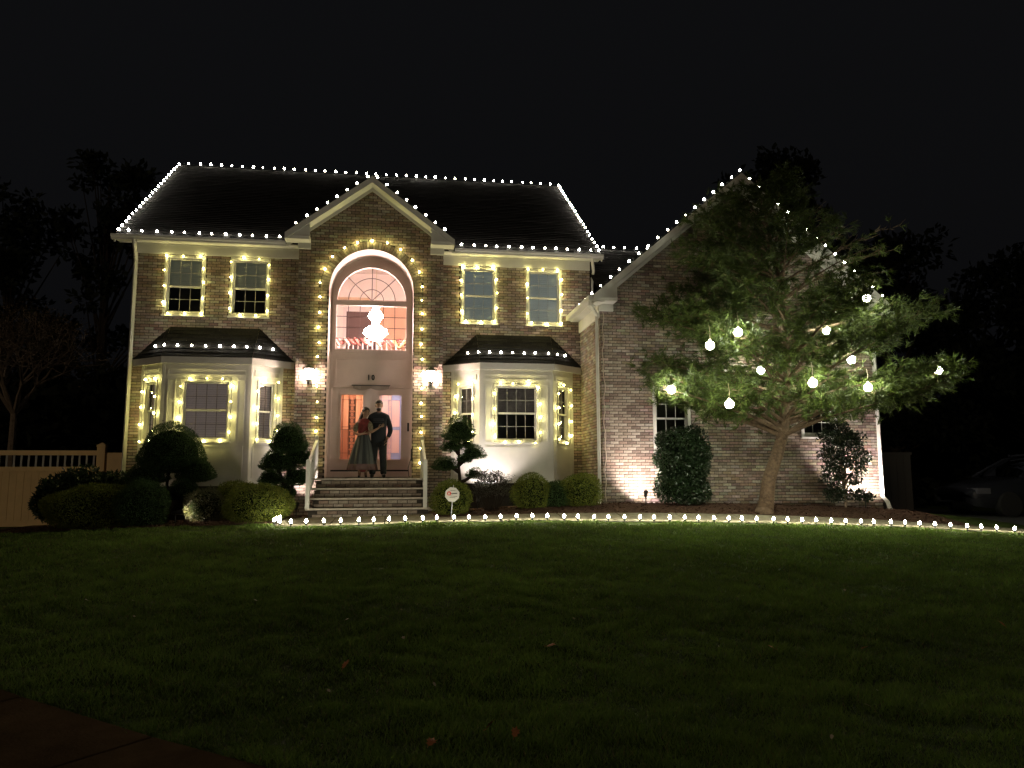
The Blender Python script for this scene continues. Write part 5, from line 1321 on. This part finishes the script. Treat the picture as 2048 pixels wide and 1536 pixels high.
s.chain([(x0-.24, YPp+.10, ZP+1.20), (x0-.28, YPp+.15, ZP+1.10), (x0-.38, YPp+.14, ZP+1.08), (x0-.47, YPp+.08, ZP+1.10)], [.066, .060, .052, .044], shR)
skin_obj('sweater', s.v, s.e, s.r, 'sweater', man)
b_ = MB()
for zz, hw in ((1.305, .186), (1.275, .188), (1.235, .186)):
    n = 16; pr = [(x0+hw*.93*math.sin(-1.2+2.4*i/n), YPp-.137*math.cos((-1.2+2.4*i/n)*.95)-.004, ZP+zz) for i in range(n+1)]; b_.tube(pr, .006, 4)
b_.build('stripe', 'sweater_stripe', man)
s = Sk(); pv = s.add((x0, YPp, ZP+.88), (.168, .122))
for sg in (-1, 1): s.chain([(x0+sg*.092, YPp, ZP+.78), (x0+sg*.107, YPp-.01, ZP+.47), (x0+sg*.122, YPp+.005, ZP+.15), (x0+sg*.124, YPp, ZP+.05)], [.112, .088, .078, .080], pv)
skin_obj('trousers', s.v, s.e, s.r, 'trousers', man)
for sg in (-1, 1):
    s = Sk(); s.chain([(x0+sg*.122, YPp+.06, ZP+.045), (x0+sg*.126, YPp-.02, ZP+.048), (x0+sg*.136, YPp-.12, ZP+.036), (x0+sg*.142, YPp-.17, ZP+.03)], [.042, .048, .044, .03], None); s.e = [(0, 1), (1, 2), (2, 3)]; skin_obj('shoe', s.v, s.e, s.r, 'shoe', man)
T, ell = head(x0, YPp-.01, ZP+1.505, (0, -.05), man, True)
hb = ell((0, .010, .056), (.085, .097, .074)); hb.build('hair', 'hair', man, smooth=True)
bd = ell((0, -.020, -.080), (.058, .070, .052)); bd.build('beard', 'hair', man, smooth=True)

xw, yw = 5.385, YPp-.06
wo = thing('person', (xw, yw, ZP), 'woman in red blouse and long striped grey skirt leaning on man, hand on him', 'person')
s = Sk(); pel = s.add((xw, yw, ZP+.86), (.135, .10)); w1 = s.add((xw, yw, ZP+1.0), (.105, .085), pel); ch_ = s.add((xw+.01, yw, ZP+1.15), (.13, .10), w1); nb = s.add((xw+.015, yw, ZP+1.26), (.075, .065), ch_); nk = s.add((xw+.022, yw, ZP+1.325), .042, nb); s.add((xw+.03, yw, ZP+1.40), .048, nk)
shL = s.add((xw+.14, yw-.02, ZP+1.22), .046, nb); shR = s.add((xw-.13, yw, ZP+1.22), .046, nb)
el = s.chain([(xw+.16, yw-.12, ZP+1.10), (xw+.16, yw-.18, ZP+.99)], [.040, .034], shL); wr = s.chain([(xw+.24, yw-.18, ZP+1.04), (xw+.32, yw-.155, ZP+1.09)], [.028, .021], el); hand(s, wr, (xw+.32, yw-.155, ZP+1.09), (.8, .1, .5), (-.4, -.1, .9), .3)
er = s.chain([(xw-.17, yw-.02, ZP+1.10), (xw-.185, yw-.04, ZP+.99)], [.040, .034], shR); wr = s.chain([(xw-.10, yw-.12, ZP+.95), (xw-.01, yw-.15, ZP+.97)], [.028, .021], er); hand(s, wr, (xw-.01, yw-.15, ZP+.97), (1, 0, .15), (0, -.1, 1), .5)
for sg in (-1, 1): s.chain([(xw+sg*.07, yw, ZP+.80), (xw+sg*.075, yw, ZP+.45), (xw+sg*.07, yw+.01, ZP+.10), (xw+sg*.07, yw, ZP+.045), (xw+sg*.08, yw-.10, ZP+.03)], [.085, .058, .036, .034, .028], pel)
skin_obj('body', s.v, s.e, s.r, 'skin', wo)
s = Sk(); a = s.add((xw, yw, ZP+.86), (.13, .11)); a = s.add((xw, yw, ZP+1.0), (.130, .11), a); a = s.add((xw+.01, yw, ZP+1.14), (.155, .13), a); a = s.add((xw+.013, yw, ZP+1.25), (.12, .10), a); s.add((xw+.015, yw, ZP+1.325), .055, a); s.add((xw+.11, yw-.01, ZP+1.23), .066, a); s.add((xw-.10, yw, ZP+1.23), .066, a); skin_obj('blouse', s.v, s.e, s.r, 'blouse', wo)
for ch2 in ([(xw+.12, yw-.01, ZP+1.225), (xw+.16, yw-.11, ZP+1.11), (xw+.165, yw-.175, ZP+1.0)], [(xw-.11, yw, ZP+1.225), (xw-.17, yw-.02, ZP+1.10), (xw-.185, yw-.04, ZP+1.0)]):
    s = Sk(); s.chain(ch2, [.068, .062, .052], None); s.e = [(0, 1), (1, 2)]; skin_obj('sleeve', s.v, s.e, s.r, 'sleeve', wo)
b_ = MB(); n = 72; prof = [(.118, .96), (.14, .90), (.20, .72), (.255, .5), (.29, .3), (.315, .17), (.30, .165)]; i0 = 0; cols = []
for j, (r, zz) in enumerate(prof):
    for q in range(n):
        a = 6.2832*q/n; fl = 1+(.085*math.sin(a*9+.6*math.sin(a*2))+.05*math.sin(a*4+1))*min(1, (.96-zz)*1.6); b_.v.append((xw+r*fl*math.cos(a)-.02*(1-zz), yw+.8*r*fl*math.sin(a), ZP+zz))
for j in range(len(prof)-1):
    for q in range(n):
        b_.f.append((j*n+q, j*n+(q+1) % n, (j+1)*n+(q+1) % n, (j+1)*n+q)); k = (q//3) % 4
        b_.c.append((.09, .045, .04) if j >= 4 else ((.016, .020, .019), (.058, .062, .056), (.014, .018, .018), (.03, .034, .031))[k])
b_.build('skirt', 'skirt', wo, smooth=True)
s = Sk(); a = s.add((xw, yw, ZP+.30), (.11, .10)); s.add((xw, yw, ZP+.10), (.105, .09), a); skin_obj('underskirt', s.v, s.e, s.r, 'blouse', wo)
for sg in (-1, 1):
    s = Sk(); s.chain([(xw+sg*.07, yw+.03, ZP+.03), (xw+sg*.075, yw-.04, ZP+.035), (xw+sg*.082, yw-.11, ZP+.022)], [.03, .033, .022], None); s.e = [(0, 1), (1, 2)]; skin_obj('shoe', s.v, s.e, s.r, 'shoe', wo)
T, ell = head(xw+.045, yw-.01, ZP+1.335, (.20, .35), wo, False)
ell((-.004, .014, .042), (.089, .098, .090)).build('hair', 'hair', wo, smooth=True)
s = Sk(); s.chain([(xw+.0, yw+.06, ZP+1.50), (xw-.045, yw+.05, ZP+1.40), (xw-.085, yw+.03, ZP+1.27), (xw-.095, yw+.03, ZP+1.15)], [(.07, .05), (.065, .05), (.06, .045), (.035, .03)], None); s.e = [(0, 1), (1, 2), (2, 3)]; skin_obj('hair_length', s.v, s.e, s.r, 'hair', wo)

# ------------------------------------------------------------------ security sign
sx, sy = 7.17, -3.35; sz = gzf(sx, sy)
sg_ = thing('yard_sign', (sx, sy, sz), 'white octagonal security sign with red logo leaning on a thin stake', 'sign')
fs_ = Fr((sx, sy, sz), Vector((1, .05, -.10)), None, Vector((.10, 0, 1))); fs_.n = Vector((0, -1, 0))
t = MB(); t.tube([fs_.p(.02, -.12, -.012), fs_.p(-.005, .66, -.012)], .009, 6); t.build('stake', 'grey_metal', sg_)
t = MB(); t.prism(fs_, [(.150*math.cos(R(22.5+45*i))-.01, .47+.150*math.sin(R(22.5+45*i))) for i in range(8)], -.004, .004); t.build('sign_plate', 'sign_white', sg_)
t = MB(); t.prism(fs_, [(-.075+.042*math.cos(R(30*i)), .485+.042*math.sin(R(30*i))) for i in range(12)], .0045, .007); t.build('red_logo', 'sign_red', sg_)
t = MB(); t.prism(fs_, [(-.078+.018*math.cos(R(45*i)), .482+.024*math.sin(R(45*i))) for i in range(8)], .0075, .009); t.build('logo_mark', 'sign_white', sg_)
t = MB(); P_ = [fs_.p(-.035+.118*i/28, .482+.012*math.sin(i*1.5)+.0007*i, .007) for i in range(29)]; t.tube(P_, .0055, 4)
for k, (a, b_) in enumerate(((-.05, .09), (-.06, .06))): t.fbox(fs_, a, b_, .435-.028*k, .444-.028*k, .0045, .006)
t.fbox(fs_, -.06, .05, .545, .553, .0045, .006)
t.build('print_strokes', 'sign_dark', sg_)

# ------------------------------------------------------------------ fallen leaves on the lawn
lv = MB()
ol = [(0, 0), (.30, .16), (.22, .34), (.46, .52), (.30, .60), (.38, .86), (.14, .80), (0, 1.15), (-.14, .80), (-.38, .86), (-.30, .60), (-.46, .52), (-.22, .34), (-.30, .16)]
c0 = len(lv.v); lv.v.append((0, .55, .10)); lv.v += [(a, b_, .05*abs(a)*4+.02*b_) for a, b_ in ol]
for i in range(len(ol)): lv.f.append((c0, c0+1+i, c0+1+(i+1) % len(ol))); lv.c.append(None)
lv.tube([(0, 0, 0), (.03, -.3, .06)], .02, 3)
LM = [lv.mesh('fallen_leaf', 'dead_leaf'), lv.mesh('fallen_leaf', 'pale_leaf')]
def ray_ground(u_, v_):
    d = fw + rt2*((u_-1024)/FPX) + up2*((768-v_)/FPX); k = 3.0
    for _ in range(4000):
        p = CAM+d*k
        if p.z <= gzf(p.x, p.y): return p
        k += .01
    return CAM+d*k
LEAF = [(686, 1349, 0), (973, 1473, 0), (1028, 1490, 0), (857, 1508, 0), (1551, 1309, 0), (1726, 1308, 0), (2010, 1262, 0), (1094, 1303, 0), (1148, 1248, 1), (176, 1210, 1), (268, 1210, 1), (270, 1243, 1), (514, 1210, 1), (690, 1250, 1), (758, 1247, 1), (808, 1288, 1), (755, 1396, 1), (871, 1385, 1), (1230, 1060, 1), (1157, 1155, 1), (1756, 1394, 1), (1740, 1426, 1), (1664, 1494, 1), (1690, 1190, 1), (122, 1144, 1), (660, 1397, 1)]
for u_, v_, k in LEAF:
    p = ray_ground(u_, v_); o = bpy.data.objects.new('fallen_leaf', LM[k]); COL.objects.link(o); o.location = (p.x, p.y, p.z+.045)
    s_ = random.uniform(.055, .085) if k == 0 else random.uniform(.025, .045); o.scale = (s_,)*3; o.rotation_euler = (random.uniform(.2, .9), random.uniform(-.4, .4), random.uniform(0, 6.28))
    tag(o, 'curled orange-brown dead leaf lying on the lawn' if k == 0 else 'small pale dry leaf lying on the lawn', 'leaf', 'orange leaves on the lawn' if k == 0 else 'pale leaves on the lawn')

# ------------------------------------------------------------------ parked car on the drive, facing the house corner
CXc, CYc = 20.45, -.4; zc = gzf(22, -.4)+.012
car = thing('parked_car', (22.6, CYc, zc), 'dark parked car with a swept windscreen in the unlit driveway', 'car')
def loft(sections, nm, m, smooth=True):
    b_ = MB(); k = len(sections[0])
    for sct in sections: b_.v += [(CXc+x, CYc+y, zc+z) for x, y, z in sct]
    for i in range(len(sections)-1):
        for j in range(k-1):
            a = i*k+j; b_.f.append((a, a+1, a+k+1, a+k)); b_.c.append(None)
    b_.f.append(tuple(range(k))); b_.f.append(tuple(len(b_.v)-k+j for j in range(k))); b_.c += [None, None]
    return b_.build(nm, m, car, smooth=smooth)
def bsec(x, hw, zb_, zt_, crown=.05):
    return [(x, -hw*.92, zb_), (x, -hw, zb_+.18), (x, -hw, (zb_+zt_)/2), (x, -hw*.96, zt_-.06), (x, -hw*.8, zt_), (x, 0, zt_+crown), (x, hw*.8, zt_), (x, hw*.96, zt_-.06), (x, hw, (zb_+zt_)/2), (x, hw, zb_+.18), (x, hw*.92, zb_)]
loft([bsec(.0, .55, .42, .66), bsec(.08, .74, .32, .76), bsec(.35, .86, .26, .86), bsec(.9, .90, .25, .96), bsec(1.45, .92, .25, 1.04, .03), bsec(2.4, .93, .25, 1.06, .0), bsec(3.6, .93, .25, 1.07, .0), bsec(4.35, .89, .28, 1.08, .02), bsec(4.7, .80, .36, .98), bsec(4.76, .70, .45, .85)], 'body', 'car_paint')
def csec(x, hw, zb_, zt_): return [(x, -hw, zb_), (x, -hw*.90, zb_+(zt_-zb_)*.6), (x, -hw*.74, zt_-.02), (x, -hw*.4, zt_+.015), (x, 0, zt_+.02), (x, hw*.4, zt_+.015), (x, hw*.74, zt_-.02), (x, hw*.90, zb_+(zt_-zb_)*.6), (x, hw, zb_)]
cab = loft([csec(1.35, .84, 1.02, 1.05), csec(1.75, .85, 1.04, 1.30), csec(2.2, .86, 1.05, 1.52), csec(2.7, .86, 1.05, 1.61), csec(3.4, .86, 1.06, 1.61), csec(4.0, .84, 1.06, 1.48), csec(4.5, .80, 1.06, 1.10)], 'cabin_glass', 'car_glass')
b_ = MB()
for sg in (-1, 1):
    b_.tube([(CXc+1.35, CYc+sg*.84, zc+1.05), (CXc+1.75, CYc+sg*.72, zc+1.30), (CXc+2.2, CYc+sg*.66, zc+1.52), (CXc+2.7, CYc+sg*.65, zc+1.605), (CXc+3.4, CYc+sg*.65, zc+1.605), (CXc+4.0, CYc+sg*.64, zc+1.48), (CXc+4.5, CYc+sg*.75, zc+1.10)], .035, 6)
    for xx, zt_ in ((2.75, 1.59), (3.55, 1.58)): b_.tube([(CXc+xx, CYc+sg*.87, zc+1.05), (CXc+xx+.03, CYc+sg*.67, zc+zt_)], .03, 5)
b_.build('roof_pillar', 'car_paint', car)
b_ = MB(); b_.hexa([(CXc+x, CYc+y, zc+z) for z in (1.605, 1.65) for x, y in ((2.3, -.6), (3.7, -.6), (3.7, .6), (2.3, .6))]); b_.build('roof_panel', 'car_paint', car)
for xx in (.92, 3.75):
    for sg in (-1, 1):
        wt = MB(); wt.lathe([(.20, -.11), (.31, -.11), (.335, -.07), (.335, .07), (.31, .11), (.20, .11)], 24, (CXc+xx, CYc+sg*.84, zc+.335), Matrix.Rotation(R(90), 3, 'X')); w_ = wt.build('wheel', 'tyre', car, smooth=False)
        wt = MB(); wt.lathe([(.0, .09), (.05, .11), (.06, .085), (.19, .10), (.205, .112), (.205, .06), (0, .06)], 10, (CXc+xx, CYc+sg*.84, zc+.335), Matrix.Rotation(R(90*sg), 3, 'X')); wt.build('rim', 'rim', w_)
for sg in (-1, 1):
    b_ = MB(); b_.hexa([(CXc+x, CYc+sg*y, zc+z) for z in (.62, .76) for x, y in ((.06, .52), (.14, .78), (.42, .885), (.30, .60))]); b_.build('headlight', 'headlight_glass', car)
    b_ = MB(); b_.hexa([(CXc+x, CYc+sg*y, zc+z) for z in (1.04, 1.18) for x, y in ((1.62, .90), (1.74, .88), (1.74, 1.06), (1.64, 1.05))]); b_.build('wing_mirror', 'car_paint', car)
    b_ = MB(); b_.hexa([(CXc+x, CYc+sg*y, zc+z) for z in (.80, .95) for x, y in ((4.55, .55), (4.74, .55), (4.60, .86), (4.45, .885))]); b_.build('tail_light', 'tail_red', car)
    for xx in (2.5, 3.4): b_ = MB(); b_.box(CXc+xx, CXc+xx+.2, CYc+sg*.935-.012, CYc+sg*.935+.012, zc+.90, zc+.93); b_.build('door_handle', 'rim', car)
b_ = MB(); b_.box(CXc+.0, CXc+.03, CYc-.4, CYc+.4, zc+.45, zc+.60); b_.build('grille', 'black_plastic', car)
for o in bpy.data.objects:
    if o.type == 'MESH' and o.name.startswith('shoe'): pass
print('objects', len(bpy.data.objects))
